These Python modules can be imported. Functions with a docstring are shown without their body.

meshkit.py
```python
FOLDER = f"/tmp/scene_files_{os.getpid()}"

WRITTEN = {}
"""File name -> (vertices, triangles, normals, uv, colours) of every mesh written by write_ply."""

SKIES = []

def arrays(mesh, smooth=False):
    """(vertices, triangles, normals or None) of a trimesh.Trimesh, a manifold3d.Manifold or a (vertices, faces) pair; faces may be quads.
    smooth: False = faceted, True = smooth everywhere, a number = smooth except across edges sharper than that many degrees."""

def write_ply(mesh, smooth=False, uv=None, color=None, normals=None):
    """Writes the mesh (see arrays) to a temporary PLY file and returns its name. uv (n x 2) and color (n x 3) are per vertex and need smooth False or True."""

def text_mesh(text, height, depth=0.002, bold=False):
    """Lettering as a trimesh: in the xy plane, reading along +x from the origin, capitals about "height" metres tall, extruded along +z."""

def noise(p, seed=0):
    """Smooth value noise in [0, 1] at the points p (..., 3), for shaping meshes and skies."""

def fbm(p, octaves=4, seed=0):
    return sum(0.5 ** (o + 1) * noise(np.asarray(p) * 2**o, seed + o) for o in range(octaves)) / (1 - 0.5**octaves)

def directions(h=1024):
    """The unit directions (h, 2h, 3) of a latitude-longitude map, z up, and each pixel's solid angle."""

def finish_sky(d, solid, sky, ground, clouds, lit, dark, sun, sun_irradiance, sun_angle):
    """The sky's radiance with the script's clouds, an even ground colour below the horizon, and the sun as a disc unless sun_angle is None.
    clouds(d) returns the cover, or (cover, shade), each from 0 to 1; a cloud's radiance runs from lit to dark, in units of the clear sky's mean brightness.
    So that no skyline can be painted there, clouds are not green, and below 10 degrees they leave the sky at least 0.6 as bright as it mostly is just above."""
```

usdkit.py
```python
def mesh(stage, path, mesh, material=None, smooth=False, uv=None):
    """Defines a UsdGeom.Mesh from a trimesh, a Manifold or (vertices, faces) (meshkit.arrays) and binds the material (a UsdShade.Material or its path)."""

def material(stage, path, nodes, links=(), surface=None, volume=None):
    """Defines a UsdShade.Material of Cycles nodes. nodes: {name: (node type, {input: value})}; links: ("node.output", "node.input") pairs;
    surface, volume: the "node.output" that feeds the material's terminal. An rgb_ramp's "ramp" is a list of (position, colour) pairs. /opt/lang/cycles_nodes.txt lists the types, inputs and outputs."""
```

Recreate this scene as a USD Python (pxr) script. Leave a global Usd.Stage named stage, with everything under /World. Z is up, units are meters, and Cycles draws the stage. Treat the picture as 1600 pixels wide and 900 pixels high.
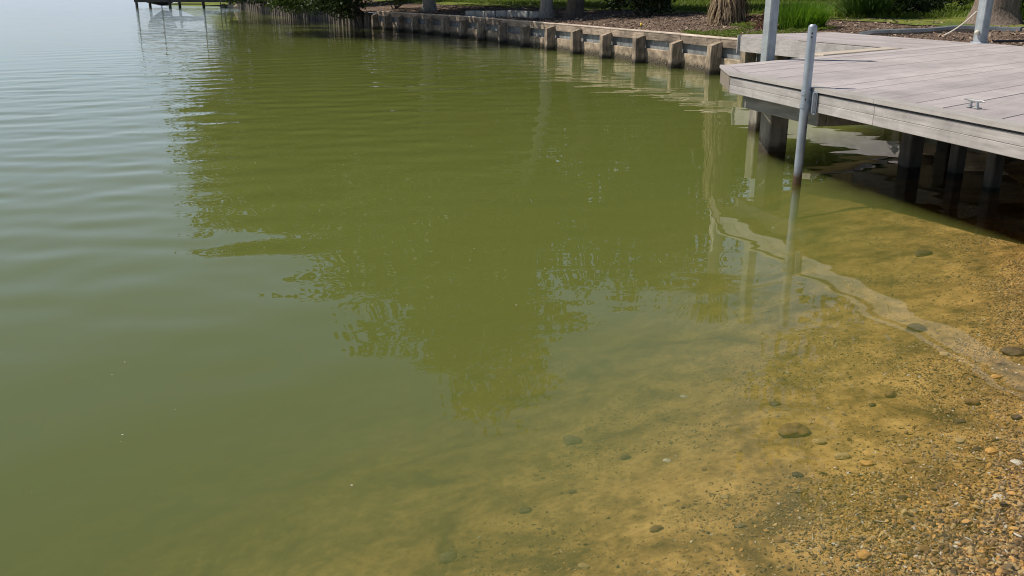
import math, random
import numpy as np, trimesh, usdkit
from meshkit import fbm, noise
from pxr import Usd, UsdGeom, UsdLux, UsdShade, Gf, Sdf, Vt
from shapely.geometry import Polygon, LineString, Point, box as sbox
from shapely import affinity
import shapely

rng = np.random.default_rng(7)
random.seed(7)
stage = Usd.Stage.CreateInMemory()
UsdGeom.SetStageUpAxis(stage, 'Z'); UsdGeom.SetStageMetersPerUnit(stage, 1.0)
UsdGeom.Xform.Define(stage, '/World')

# ------------------------------------------------------------------ camera, sky, sun, exposure
CAM_H, PITCH, FOCAL_PX = 1.8, math.atan(470 / 1405.0), 1405.0
cam = UsdGeom.Camera.Define(stage, '/World/camera')
cam.CreateHorizontalApertureAttr(36.0); cam.CreateVerticalApertureAttr(20.25)
cam.CreateFocalLengthAttr(36.0 * FOCAL_PX / 1600.0)
cam.CreateClippingRangeAttr(Gf.Vec2f(0.05, 5000.0))
cam.AddTranslateOp().Set(Gf.Vec3d(0, 0, CAM_H))
cam.AddRotateXOp().Set(90 - math.degrees(PITCH))
cam.CreateExposureAttr(0.36)

SUN_AZ, SUN_EL = math.radians(-77), math.radians(54)
SUN_DIR = np.array([math.sin(SUN_AZ) * math.cos(SUN_EL), math.cos(SUN_AZ) * math.cos(SUN_EL), math.sin(SUN_EL)])
sky_mat = usdkit.material(stage, '/World/Looks/sky', {
    'tex': ('sky_texture', {'sky_type': 'single_scattering', 'sun_disc': False, 'sun_elevation': SUN_EL, 'sun_rotation': SUN_AZ,
                            'air_density': 1.0, 'aerosol_density': 0.3, 'ozone_density': 3.0}),
    'tc': ('texture_coordinate', {}), 'mp': ('mapping', {'scale': (1.0, 1.0, 3.0)}), 'n': ('noise_texture', {'scale': 1.6, 'detail': 5, 'roughness': 0.55}),
    'mr': ('map_range', {'from_min': 0.3, 'from_max': 0.7, 'to_min': 0.6, 'to_max': 1.0, 'clamp': True}), 'sp': ('separate_xyz', {}), 'lo': ('map_range', {'range_type': 'smoothstep', 'from_min': 0.0, 'from_max': 0.42, 'to_min': 0.62, 'to_max': 0.05, 'clamp': True}), 'ml': ('math', {'math_type': 'multiply'}), 'mx': ('mix', {'mix_type': 'mix', 'color2': (8.9, 10.6, 14.2)}),   # pale veil added to the sky, strongest at the horizon, to brighten its reflection
    'bg': ('background_shader', {'strength': 0.062})}, [('tc.generated', 'mp.vector'), ('mp.vector', 'n.vector'), ('n.fac', 'mr.value'), ('tc.generated', 'sp.vector'), ('sp.z', 'lo.value'), ('mr.result', 'ml.value1'), ('lo.result', 'ml.value2'), ('ml.value', 'mx.fac'), ('tex.color', 'mx.color1'), ('mx.color', 'bg.color')], surface='bg.background')
dome = UsdLux.DomeLight.Define(stage, '/World/sky')
dome.GetPrim().SetCustomDataByKey('kind', 'structure')
UsdShade.MaterialBindingAPI.Apply(dome.GetPrim()).Bind(sky_mat)
sun = UsdLux.DistantLight.Define(stage, '/World/sun')
sun.CreateIntensityAttr(1.25); sun.CreateAngleAttr(0.5); sun.CreateColorAttr(Gf.Vec3f(1.0, 0.92, 0.81)); sun.CreateNormalizeAttr(True)
zaxis = Gf.Vec3d(*SUN_DIR)
sun.AddOrientOp().Set(Gf.Quatf(Gf.Rotation(Gf.Vec3d(0, 0, 1), zaxis).GetQuat()))

# ------------------------------------------------------------------ helpers
names = {}
def numbered(parent, name):
    key = (parent, name); k = names.get(key, 0); names[key] = k + 1
    return f'{parent}/{name}' if k == 0 else f'{parent}/{name}_{k:03d}'

def setdata(prim, label=None, cat=None, group=None, kind=None):
    for k, v in (('label', label), ('category', cat), ('group', group), ('kind', kind)):
        if v: prim.SetCustomDataByKey(k, v)
    return prim

def thing(name, label, cat, group=None, loc=(0, 0, 0), rz=0.0, scale=None):
    x = UsdGeom.Xform.Define(stage, numbered('/World', name))
    x.AddTranslateOp().Set(Gf.Vec3d(*map(float, loc)))
    if rz: x.AddRotateZOp().Set(float(rz))
    if scale: x.AddScaleOp().Set(Gf.Vec3f(scale, scale, scale))
    return setdata(x.GetPrim(), label, cat, group)

def obj(name, mesh, mat, parent=None, smooth=False, label=None, kind=None):
    p = str(parent.GetPath()) if parent is not None else '/World'
    m = usdkit.mesh(stage, numbered(p, name), mesh, mat, smooth=smooth)
    return setdata(m.GetPrim(), label, None, None, kind)

def copy_of(src, name, label, cat, group, loc, rz=0.0, scale=1.0):
    x = UsdGeom.Xform.Define(stage, numbered('/World', name))
    x.GetPrim().GetReferences().AddInternalReference(src.GetPath())
    x.ClearXformOpOrder()
    x.AddTranslateOp(opSuffix='c').Set(Gf.Vec3d(*map(float, loc))); x.AddRotateZOp(opSuffix='c').Set(float(rz)); x.AddScaleOp(opSuffix='c').Set(Gf.Vec3f(scale, scale, scale))
    x.GetPrim().SetInstanceable(True)
    return setdata(x.GetPrim(), label, cat, group)

_cube = np.array([[x, y, z] for x in (-1, 1) for y in (-1, 1) for z in (-1, 1)], float)
def cbox(sx, sy, sz, c=0.006):
    """A box with chamfered edges, centred on the origin."""
    h = np.array([sx, sy, sz]) / 2; c = min(c, h.min() * 0.6); pts = []
    for k in _cube:
        for a in range(3):
            q = h * k
            for b in range(3):
                if b != a: q[b] -= k[b] * c
            pts.append(q)
    return trimesh.convex.convex_hull(np.array(pts))

def beam(p0, p1, w, h, c=0.006, up=(0, 0, 1)):
    """A chamfered bar from p0 to p1; w sideways, h upwards; the line runs through its middle."""
    p0, p1 = np.asarray(p0, float), np.asarray(p1, float)
    d = p1 - p0; L = np.linalg.norm(d); d /= L
    s = np.cross(up, d)
    if np.linalg.norm(s) < 1e-6: s = np.array([1.0, 0, 0])
    s /= np.linalg.norm(s); u = np.cross(d, s)
    m = cbox(L, w, h, c); M = np.eye(4); M[:3, 0], M[:3, 1], M[:3, 2], M[:3, 3] = d, s, u, (p0 + p1) / 2
    m.apply_transform(M); return m

def tube(pts, r, sides=8, cap=True):
    p = np.asarray(pts, float); n = len(p); r = np.broadcast_to(np.asarray(r, float), (n,))
    t = np.gradient(p, axis=0); t /= np.linalg.norm(t, axis=1, keepdims=True) + 1e-12
    ref = np.where(np.abs(t[:, 2:]) < 0.9, [[0, 0, 1.0]], [[1.0, 0, 0]])
    a = np.cross(t, ref); a /= np.linalg.norm(a, axis=1, keepdims=True); b = np.cross(t, a)
    ang = np.arange(sides) * 2 * np.pi / sides
    v = (p[:, None] + r[:, None, None] * (np.cos(ang)[None, :, None] * a[:, None] + np.sin(ang)[None, :, None] * b[:, None])).reshape(-1, 3)
    i, j = np.meshgrid(np.arange(n - 1), np.arange(sides), indexing='ij')
    q = np.stack([i * sides + j, i * sides + (j + 1) % sides, (i + 1) * sides + (j + 1) % sides, (i + 1) * sides + j], -1).reshape(-1, 4)
    f = np.vstack([q[:, [0, 1, 2]], q[:, [0, 2, 3]]])
    if cap:
        v = np.vstack([v, p[:1], p[-1:]]); c0, c1 = n * sides, n * sides + 1
        k = np.arange(sides); e = (n - 1) * sides
        f = np.vstack([f, np.stack([np.full(sides, c0), (k + 1) % sides, k], 1), np.stack([np.full(sides, c1), e + k, e + (k + 1) % sides], 1)])
    m = trimesh.Trimesh(v, f, process=False); m.fix_normals() if False else None
    return m

def extrude(poly, z0, z1):
    m = trimesh.creation.extrude_polygon(poly, z1 - z0, engine='earcut'); m.apply_translation([0, 0, z0]); return m

def cat_m(ms): return trimesh.util.concatenate(ms)

# ------------------------------------------------------------------ materials
def mat(name, c1, c2, scale=4.0, stretch=(1, 1, 1), rot=0.0, rough=0.7, detail=5, bump=0.3, bdist=0.004, contrast=(0.3, 0.7), tone=0.0, spec=0.4, metallic=0.0, extra=None, blotch=0.0, bscale=1.1):
    """Two colours mixed by stretched noise in world space, fine bump, and a tone per object."""
    n = {'g': ('geometry', {}), 'm': ('mapping', {'mapping_type': 'texture', 'rotation': (0, 0, -rot), 'scale': tuple(1.0 / q for q in stretch)}), 'n': ('noise_texture', {'scale': scale, 'detail': detail, 'roughness': 0.62}),
         'r': ('rgb_ramp', {'ramp': [(0, c1), (contrast[0], c1), (contrast[1], c2), (1, c2)]}),
         'b': ('bump', {'strength': bump, 'distance': bdist}),
         'p': ('principled_bsdf', {'roughness': rough, 'specular_ior_level': spec, 'metallic': metallic})}
    l = [('g.position', 'm.vector'), ('m.vector', 'n.vector'), ('n.fac', 'r.fac'), ('n.fac', 'b.height'), ('b.normal', 'p.normal')]
    src = 'r.color'
    if blotch:                                     # broad weathering, stains and dirt
        n |= {'bn': ('noise_texture', {'scale': bscale, 'detail': 6, 'roughness': 0.7, 'distortion': 0.6}), 'br': ('map_range', {'from_min': 0.36, 'from_max': 0.62, 'to_min': 1 - blotch, 'to_max': 1.0, 'clamp': True}), 'bh': ('hsv', {'hue': 0.5, 'saturation': 1.0, 'fac': 1.0})}
        l += [('g.position', 'bn.vector'), ('bn.fac', 'br.value'), ('br.result', 'bh.value'), (src, 'bh.color')]; src = 'bh.color'
    if tone:
        n |= {'oi': ('object_info', {}), 'mr': ('map_range', {'from_min': 0, 'from_max': 1, 'to_min': 1 - tone, 'to_max': 1 + tone}), 'hv': ('hsv', {'hue': 0.5, 'saturation': 1.0, 'fac': 1.0})}
        l += [('oi.random', 'mr.value'), ('mr.result', 'hv.value'), (src, 'hv.color')]; src = 'hv.color'
    if extra:                                      # (z_low, z_high, colour): a waterline stain with a ragged edge
        z0, z1, col = extra
        n |= {'sx': ('separate_xyz', {}), 'n2': ('noise_texture', {'scale': 9.0, 'detail': 4}), 'ma': ('math', {'math_type': 'multiply_add', 'value2': 0.16, 'value3': -0.08}),
              'ad': ('math', {'math_type': 'add'}), 'st': ('map_range', {'range_type': 'smoothstep', 'from_min': z0, 'from_max': z1, 'to_min': 1.0, 'to_max': 0.0, 'clamp': True}), 'mx': ('mix', {'mix_type': 'mix', 'color2': col})}
        l += [('g.position', 'sx.vector'), ('g.position', 'n2.vector'), ('n2.fac', 'ma.value1'), ('sx.z', 'ad.value1'), ('ma.value', 'ad.value2'), ('ad.value', 'st.value'), ('st.result', 'mx.fac'), (src, 'mx.color1')]; src = 'mx.color'
    l.append((src, 'p.base_color'))
    return usdkit.material(stage, '/World/Looks/' + name, n, l, surface='p.BSDF')

def leaf_mat(name, ramp, trans=0.35, rough=0.55):
    return usdkit.material(stage, '/World/Looks/' + name, {
        'g': ('geometry', {}), 'r': ('rgb_ramp', {'ramp': ramp}), 'p': ('principled_bsdf', {'roughness': rough, 'specular_ior_level': 0.35}),
        't': ('translucent_bsdf', {}), 'm': ('mix_closure', {'fac': trans})},
        [('g.random_per_island', 'r.fac'), ('r.color', 'p.base_color'), ('r.color', 't.color'), ('p.BSDF', 'm.closure1'), ('t.BSDF', 'm.closure2')], surface='m.closure')

DECK_AZ = math.atan2(0.657, 0.754)                 # direction of the deck boards
EDGE_AZ = math.atan2(-0.969, 0.2464)
M_deck = mat('deck_board', (0.30, 0.268, 0.262), (0.445, 0.405, 0.398), 3.0, (1.0, 14, 1), -DECK_AZ, 0.6, 6, 0.25, 0.003, (0.25, 0.75), 0.11, blotch=0.22)
M_rim = mat('deck_rim', (0.27, 0.25, 0.235), (0.40, 0.38, 0.355), 3.0, (1.0, 18, 18), -EDGE_AZ, 0.6, 6, 0.25, 0.003, (0.25, 0.75), 0.05, blotch=0.2, bscale=2.0)
M_fascia = mat('fascia_board', (0.25, 0.235, 0.225), (0.43, 0.405, 0.385), 2.4, (1.0, 16, 16), -EDGE_AZ, 0.65, 7, 0.3, 0.004, (0.25, 0.75), 0.06, blotch=0.3, bscale=2.2)
M_endboard = mat('end_board', (0.10, 0.08, 0.06), (0.24, 0.20, 0.16), 5.0, (16, 16, 1), 0, 0.8, 6, 0.4, 0.004, (0.25, 0.75), 0.08)
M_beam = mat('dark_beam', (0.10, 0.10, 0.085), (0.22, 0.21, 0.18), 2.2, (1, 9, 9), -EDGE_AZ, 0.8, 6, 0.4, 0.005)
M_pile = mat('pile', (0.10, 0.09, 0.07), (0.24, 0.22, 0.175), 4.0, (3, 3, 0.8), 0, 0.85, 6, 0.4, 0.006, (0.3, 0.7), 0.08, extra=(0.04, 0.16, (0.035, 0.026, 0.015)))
M_pile_shaded = mat('shaded_pile', (0.03, 0.026, 0.02), (0.09, 0.08, 0.064), 4.0, (3, 3, 0.8), 0, 0.85, 6, 0.4, 0.006)  # pile colour darkened to stand in for the shade under the dock
M_tan = mat('tan_timber', (0.33, 0.28, 0.22), (0.46, 0.40, 0.33), 3.0, (1, 10, 10), -DECK_AZ, 0.75, 6, 0.4, 0.004)
M_wall_post = mat('wall_post', (0.10, 0.075, 0.05), (0.52, 0.41, 0.29), 3.2, (6, 6, 1.1), 0, 0.85, 7, 0.5, 0.008, (0.25, 0.75), 0.2, blotch=0.62, bscale=2.1, extra=(0.02, 0.17, (0.03, 0.024, 0.015)))
M_waler = mat('wall_waler', (0.11, 0.082, 0.06), (0.47, 0.37, 0.275), 2.2, (1.5, 1.5, 12), 0, 0.85, 7, 0.5, 0.006, (0.25, 0.75), 0.2, blotch=0.62, bscale=1.7)
M_cap = mat('wall_cap', (0.36, 0.285, 0.22), (0.62, 0.52, 0.43), 2.2, (1.5, 1.5, 6), 0, 0.85, 6, 0.4, 0.004, (0.25, 0.75), 0.1, blotch=0.3)
M_panel = mat('wall_panel', (0.115, 0.125, 0.125), (0.235, 0.25, 0.25), 2.5, (3, 3, 0.9), 0, 0.7, 6, 0.3, 0.004, (0.3, 0.7), 0.15, blotch=0.45, bscale=2.5)
M_ledge = mat('wall_ledge', (0.17, 0.125, 0.08), (0.55, 0.44, 0.31), 2.6, (2, 2, 3), 0, 0.9, 7, 0.6, 0.01, (0.28, 0.72), 0.14, blotch=0.6, bscale=1.9, extra=(0.07, 0.20, (0.06, 0.048, 0.028)))
M_slat = mat('old_pile', (0.025, 0.021, 0.017), (0.17, 0.14, 0.11), 3.0, (5, 5, 0.8), 0, 0.9, 6, 0.5, 0.01, (0.3, 0.72), 0.3)
M_steel = mat('galvanised_steel', (0.25, 0.285, 0.325), (0.40, 0.44, 0.48), 7.0, (1, 1, 0.6), 0, 0.42, 5, 0.1, 0.002, (0.3, 0.7), spec=0.5, metallic=0.55, extra=(0.06, 0.17, (0.10, 0.065, 0.035)))
M_paint = mat('grey_post_paint', (0.24, 0.275, 0.29), (0.34, 0.37, 0.38), 4.0, (3, 3, 0.7), 0, 0.5, 6, 0.12, 0.002, blotch=0.35, bscale=3.5)
M_alu = mat('cast_aluminium', (0.32, 0.32, 0.31), (0.45, 0.45, 0.44), 20, rough=0.45, metallic=0.7, bump=0.1)
M_dark = mat('dark_gap', (0.02, 0.02, 0.02), (0.05, 0.045, 0.04), 6)
M_black = mat('black_rubber', (0.015, 0.015, 0.016), (0.03, 0.03, 0.03), 10, rough=0.5)
M_rope = mat('old_rope', (0.42, 0.38, 0.30), (0.6, 0.56, 0.47), 40, rough=0.9)
M_kerb = mat('kerb_concrete', (0.20, 0.165, 0.12), (0.36, 0.30, 0.23), 3.5, rough=0.9, bump=0.5, bdist=0.01)
M_tarp = mat('grey_blue_liner', (0.06, 0.07, 0.08), (0.14, 0.16, 0.175), 5.0, rough=0.6)
M_block = mat('grey_block', (0.19, 0.19, 0.178), (0.33, 0.33, 0.31), 4.0, rough=0.9, bump=0.5, bdist=0.01, tone=0.12)
M_bark_grey = mat('grey_bark', (0.11, 0.10, 0.085), (0.30, 0.275, 0.24), 5.0, (4, 4, 0.7), 0, 0.95, 7, 0.9, 0.03)
M_bark_dark = mat('dark_bark', (0.035, 0.028, 0.02), (0.12, 0.095, 0.07), 5.0, (4, 4, 0.7), 0, 0.95, 7, 0.9, 0.03)
M_bark_brown = mat('brown_bark', (0.07, 0.052, 0.04), (0.22, 0.17, 0.135), 5.0, (5, 5, 0.6), 0, 0.95, 7, 0.9, 0.03)
M_leaf_mid = leaf_mat('tree_leaf', [(0, (0.035, 0.06, 0.012)), (0.45, (0.085, 0.135, 0.02)), (1, (0.22, 0.27, 0.045))])
M_leaf_dark = leaf_mat('dark_leaf', [(0, (0.018, 0.034, 0.008)), (0.6, (0.04, 0.07, 0.014)), (1, (0.085, 0.12, 0.022))])
M_leaf_lime = leaf_mat('lime_leaf', [(0, (0.05, 0.085, 0.012)), (0.5, (0.13, 0.19, 0.022)), (1, (0.24, 0.28, 0.04))])
M_blade = leaf_mat('iris_blade', [(0, (0.09, 0.19, 0.01)), (0.6, (0.21, 0.40, 0.018)), (1, (0.36, 0.52, 0.05))], 0.45)
M_blade_lily = leaf_mat('lily_blade', [(0, (0.05, 0.10, 0.012)), (0.6, (0.13, 0.21, 0.025)), (0.9, (0.17, 0.2, 0.04)), (1, (0.32, 0.26, 0.1))], 0.35)
M_dead = leaf_mat('dead_frond', [(0, (0.26, 0.195, 0.12)), (0.4, (0.56, 0.47, 0.33)), (1, (0.76, 0.68, 0.52))], 0.3, 0.8)
M_litter = leaf_mat('fallen_leaf', [(0, (0.16, 0.09, 0.06)), (0.6, (0.36, 0.22, 0.15)), (1, (0.58, 0.44, 0.34))], 0.2, 0.8)
M_cover = leaf_mat('ground_cover_leaf', [(0, (0.12, 0.17, 0.02)), (0.6, (0.32, 0.37, 0.05)), (1, (0.5, 0.5, 0.13))], 0.4)
M_flower = mat('yellow_flower', (0.75, 0.52, 0.03), (0.85, 0.65, 0.06), 20)
M_hull = mat('dark_hull', (0.02, 0.022, 0.025), (0.05, 0.05, 0.055), 3, rough=0.4)
M_farwood = mat('far_wood', (0.035, 0.03, 0.028), (0.10, 0.09, 0.08), 2, rough=0.9)
M_riprap = mat('riprap', (0.16, 0.13, 0.10), (0.40, 0.34, 0.27), 3, rough=0.9, bump=0.6, bdist=0.03, tone=0.2)
M_chips = [mat('mulch_chip_%s' % k, a, b, 30, rough=0.95) for k, a, b in (('brown', (0.09, 0.058, 0.04), (0.20, 0.135, 0.095)), ('pale', (0.26, 0.19, 0.14), (0.42, 0.33, 0.25)), ('dark', (0.03, 0.02, 0.015), (0.075, 0.05, 0.036)))]

# ground materials
def ground_mat(name, cols, scales, bump, bdist, rough=0.95):
    a, b, c = cols
    return usdkit.material(stage, '/World/Looks/' + name, {
        'g': ('geometry', {}), 'n1': ('noise_texture', {'scale': scales[0], 'detail': 5, 'roughness': 0.6}), 'n2': ('noise_texture', {'scale': scales[1], 'detail': 4, 'roughness': 0.7}),
        'v': ('voronoi_texture', {'scale': scales[2]}), 'r1': ('rgb_ramp', {'ramp': [(0, a), (0.35, a), (0.65, b), (1, b)]}), 'r2': ('rgb_ramp', {'ramp': [(0, (0, 0, 0)), (0.52, (0, 0, 0)), (0.68, (1, 1, 1)), (1, (1, 1, 1))]}),
        'mx': ('mix', {'mix_type': 'mix', 'color2': c}), 'ad': ('math', {'math_type': 'add'}), 'b': ('bump', {'strength': bump, 'distance': bdist}), 'p': ('principled_bsdf', {'roughness': rough, 'specular_ior_level': 0.25})},
        [('g.position', 'n1.vector'), ('g.position', 'n2.vector'), ('g.position', 'v.vector'), ('n1.fac', 'r1.fac'), ('n2.fac', 'r2.fac'), ('r2.color', 'mx.fac'), ('r1.color', 'mx.color1'), ('mx.color', 'p.base_color'),
         ('n2.fac', 'ad.value1'), ('v.distance', 'ad.value2'), ('ad.value', 'b.height'), ('b.normal', 'p.normal')], surface='p.BSDF')
M_mulch = ground_mat('mulch', ((0.065, 0.043, 0.03), (0.15, 0.105, 0.075), (0.24, 0.18, 0.13)), (1.2, 14, 22), 1.0, 0.03)
M_lawn = ground_mat('lawn', ((0.07, 0.105, 0.014), (0.15, 0.18, 0.022), (0.22, 0.20, 0.05)), (0.6, 9, 40), 0.8, 0.03)
M_sand = usdkit.material(stage, '/World/Looks/sand', {
    'g': ('geometry', {}), 'n1': ('noise_texture', {'scale': 1.7, 'detail': 6, 'roughness': 0.68, 'distortion': 0.8}), 'n2': ('noise_texture', {'scale': 26, 'detail': 5, 'roughness': 0.75}), 'n3': ('noise_texture', {'scale': 5.5, 'detail': 5, 'roughness': 0.7}),
    'r1': ('rgb_ramp', {'ramp': [(0, (0.09, 0.055, 0.016)), (0.36, (0.135, 0.082, 0.025)), (0.47, (0.35, 0.21, 0.066)), (0.60, (0.46, 0.29, 0.102)), (0.75, (0.54, 0.35, 0.14)), (1, (0.56, 0.37, 0.16))]}), 'r3': ('rgb_ramp', {'ramp': [(0, (0.32, 0.31, 0.28)), (0.40, (0.46, 0.45, 0.40)), (0.58, (1, 1, 1)), (1, (1.1, 1.08, 1.0))]}),
    'r2': ('rgb_ramp', {'ramp': [(0, (0.3, 0.28, 0.25)), (0.38, (0.55, 0.52, 0.48)), (0.5, (1, 1, 1)), (0.62, (1.1, 1.1, 1.1)), (0.72, (1.8, 1.75, 1.6)), (1, (2, 2, 1.9))]}),
    'm1': ('mix', {'mix_type': 'multiply', 'fac': 0.8}), 'm2': ('mix', {'mix_type': 'multiply', 'fac': 0.75}), 'b': ('bump', {'strength': 0.8, 'distance': 0.010}), 'p': ('principled_bsdf', {'roughness': 0.9, 'specular_ior_level': 0.15})},
    [('g.position', 'n1.vector'), ('g.position', 'n2.vector'), ('g.position', 'n3.vector'), ('n1.fac', 'r1.fac'), ('n2.fac', 'r2.fac'), ('n3.fac', 'r3.fac'), ('r1.color', 'm1.color1'), ('r3.color', 'm1.color2'), ('m1.color', 'm2.color1'), ('r2.color', 'm2.color2'), ('m2.color', 'p.base_color'), ('n2.fac', 'b.height'), ('b.normal', 'p.normal')], surface='p.BSDF')

# ------------------------------------------------------------------ the water: one closed body, rippled top, murky inside
WATER_SCATTER, WATER_ABSORB = (0.45, 0.535, 0.14), (0.64, 0.55, 1.06)
water_mat = usdkit.material(stage, '/World/Looks/lake_water', {
    'g': ('geometry', {}), 'm': ('mapping', {'scale': (0.30, 1.0, 1.0), 'rotation': (0, 0, 0.15)}), 'n': ('noise_texture', {'scale': 2.0, 'detail': 2, 'roughness': 0.4, 'distortion': 0.2}),
    'b': ('bump', {'strength': 1.0, 'distance': 0.004}), 'sx': ('separate_xyz', {}), 'far': ('map_range', {'from_min': 12.0, 'from_max': 70.0, 'to_min': 1.0, 'to_max': 16.0, 'clamp': True}), 'hm': ('math', {'math_type': 'multiply'}),   # the open lake is choppier than this corner
    'f': ('fresnel', {'IOR': 1.333}), 't': ('transparent_bsdf', {'color': (1, 1, 1)}), 's': ('glossy_bsdf', {'color': (1, 1, 1), 'roughness': 0.0}), 'mx': ('mix_closure', {}),
    'v': ('volume_coefficients', {'scatter_coeffs': WATER_SCATTER, 'absorption_coeffs': WATER_ABSORB, 'anisotropy': 0.0})},
    [('g.position', 'm.vector'), ('m.vector', 'n.vector'), ('g.position', 'sx.vector'), ('sx.y', 'far.value'), ('n.fac', 'hm.value1'), ('far.result', 'hm.value2'), ('hm.value', 'b.height'), ('b.normal', 's.normal'), ('f.fac', 'mx.fac'), ('t.BSDF', 'mx.closure1'), ('s.BSDF', 'mx.closure2')], surface='mx.closure', volume='v.volume')

def spaced(lo, hi, step, out_lo, out_hi, grow):
    mid = np.arange(lo, hi + 1e-9, step); a, b = [lo], [hi]; d = step
    while a[-1] > out_lo: d *= grow; a.append(a[-1] - d)
    d = step
    while b[-1] < out_hi: d *= grow; b.append(b[-1] + d)
    return np.array(a[:0:-1] + list(mid) + b[1:])

gx, gy = spaced(-10.0, 4.5, 0.07, -900, 700, 1.05), spaced(1.6, 23.0, 0.06, -300, 2000, 1.03)
X, Y = np.meshgrid(gx, gy, indexing='ij')
DX = np.maximum(np.gradient(gx)[:, None], np.gradient(gy)[None, :])
Z = np.zeros_like(X)
wr = np.random.default_rng(3)
# the open water on the left is choppier than the sheltered corner by the shore and the dock
shelter = 0.20 + 0.95 / (1 + np.exp((X + 1.4 - 0.10 * (Y - 6)) / 0.9))
shelter *= 0.75 + 0.5 * fbm(np.stack([X * 0.25, Y * 0.35, 0 * X], -1), 2, 5)
for k in range(46):
    lam = 0.19 * (7.0 ** wr.random() ** 1.35); ang = wr.normal(math.radians(106), math.radians(33)); kx, ky = 2 * math.pi / lam * math.cos(ang), 2 * math.pi / lam * math.sin(ang)
    fade = np.clip((lam / DX - 3.0) / 3.0, 0, 1)
    Z += fade * 0.0050 * lam / (2 * math.pi) * np.sin(kx * X + ky * Y + wr.random() * 6.28 + 1.5 * fbm(np.stack([X * 0.4, Y * 0.4, 0 * X + k], -1), 2, k))
Z *= shelter
nx, ny = X.shape
top = np.stack([X, Y, Z], -1).reshape(-1, 3); idx = np.arange(nx * ny).reshape(nx, ny)
q = np.stack([idx[:-1, :-1], idx[1:, :-1], idx[1:, 1:], idx[:-1, 1:]], -1).reshape(-1, 4)
rim = np.concatenate([idx[:, 0], idx[-1, 1:], idx[-2::-1, -1], idx[0, -2:0:-1]])
bot = top[rim].copy(); bot[:, 2] = -5.0; nb = len(rim); b0 = len(top); k = np.arange(nb); k2 = (k + 1) % nb
side = np.stack([rim[k], b0 + k, b0 + k2, rim[k2]], 1)
cen = np.array([[0, 200, -5.0]]); cfan = np.stack([b0 + k2, b0 + k, np.full(nb, b0 + nb)], 1)
wv = np.vstack([top, bot, cen]); wf = np.vstack([q[:, [0, 1, 2]], q[:, [0, 2, 3]], side[:, [0, 1, 2]], side[:, [0, 2, 3]], cfan])
obj('lake_water', (wv, wf), water_mat, smooth=40, kind='structure')

# ------------------------------------------------------------------ shore line, lake bed and beach
WATERLINE = np.array([(-4.5, -9), (-1.2, -2.6), (0.75, 0.0), (1.92, 2.3), (2.66, 3.5), (3.35, 4.75), (4.3, 6.9), (5.2, 9.4), (7.2, 11.2), (9.5, 12.0), (14, 12)], float)
WALL = np.array([(4.54, 20.27), (3.97, 21.9), (3.32, 23.4), (2.64, 25.0), (1.96, 26.65), (1.28, 28.35), (0.55, 30.1), (-0.2, 31.9), (-0.95, 33.65), (-1.72, 35.35), (-2.5, 36.9), (-3.25, 38.25), (-4.0, 39.5), (-4.72, 40.65), (-5.42, 41.75), (-6.15, 42.85)], float)
WALL_NEAR = np.array([(7.6, 11.2), (7.05, 12.9), (6.48, 14.7), (5.92, 16.4), (5.36, 18.1), (5.0, 19.1)], float)
WALL_FAR = np.array([(-8.2, 46.3), (-12.1, 55.5), (-17.2, 66.3), (-22.5, 79.5), (-25.3, 87.0)], float)

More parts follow.
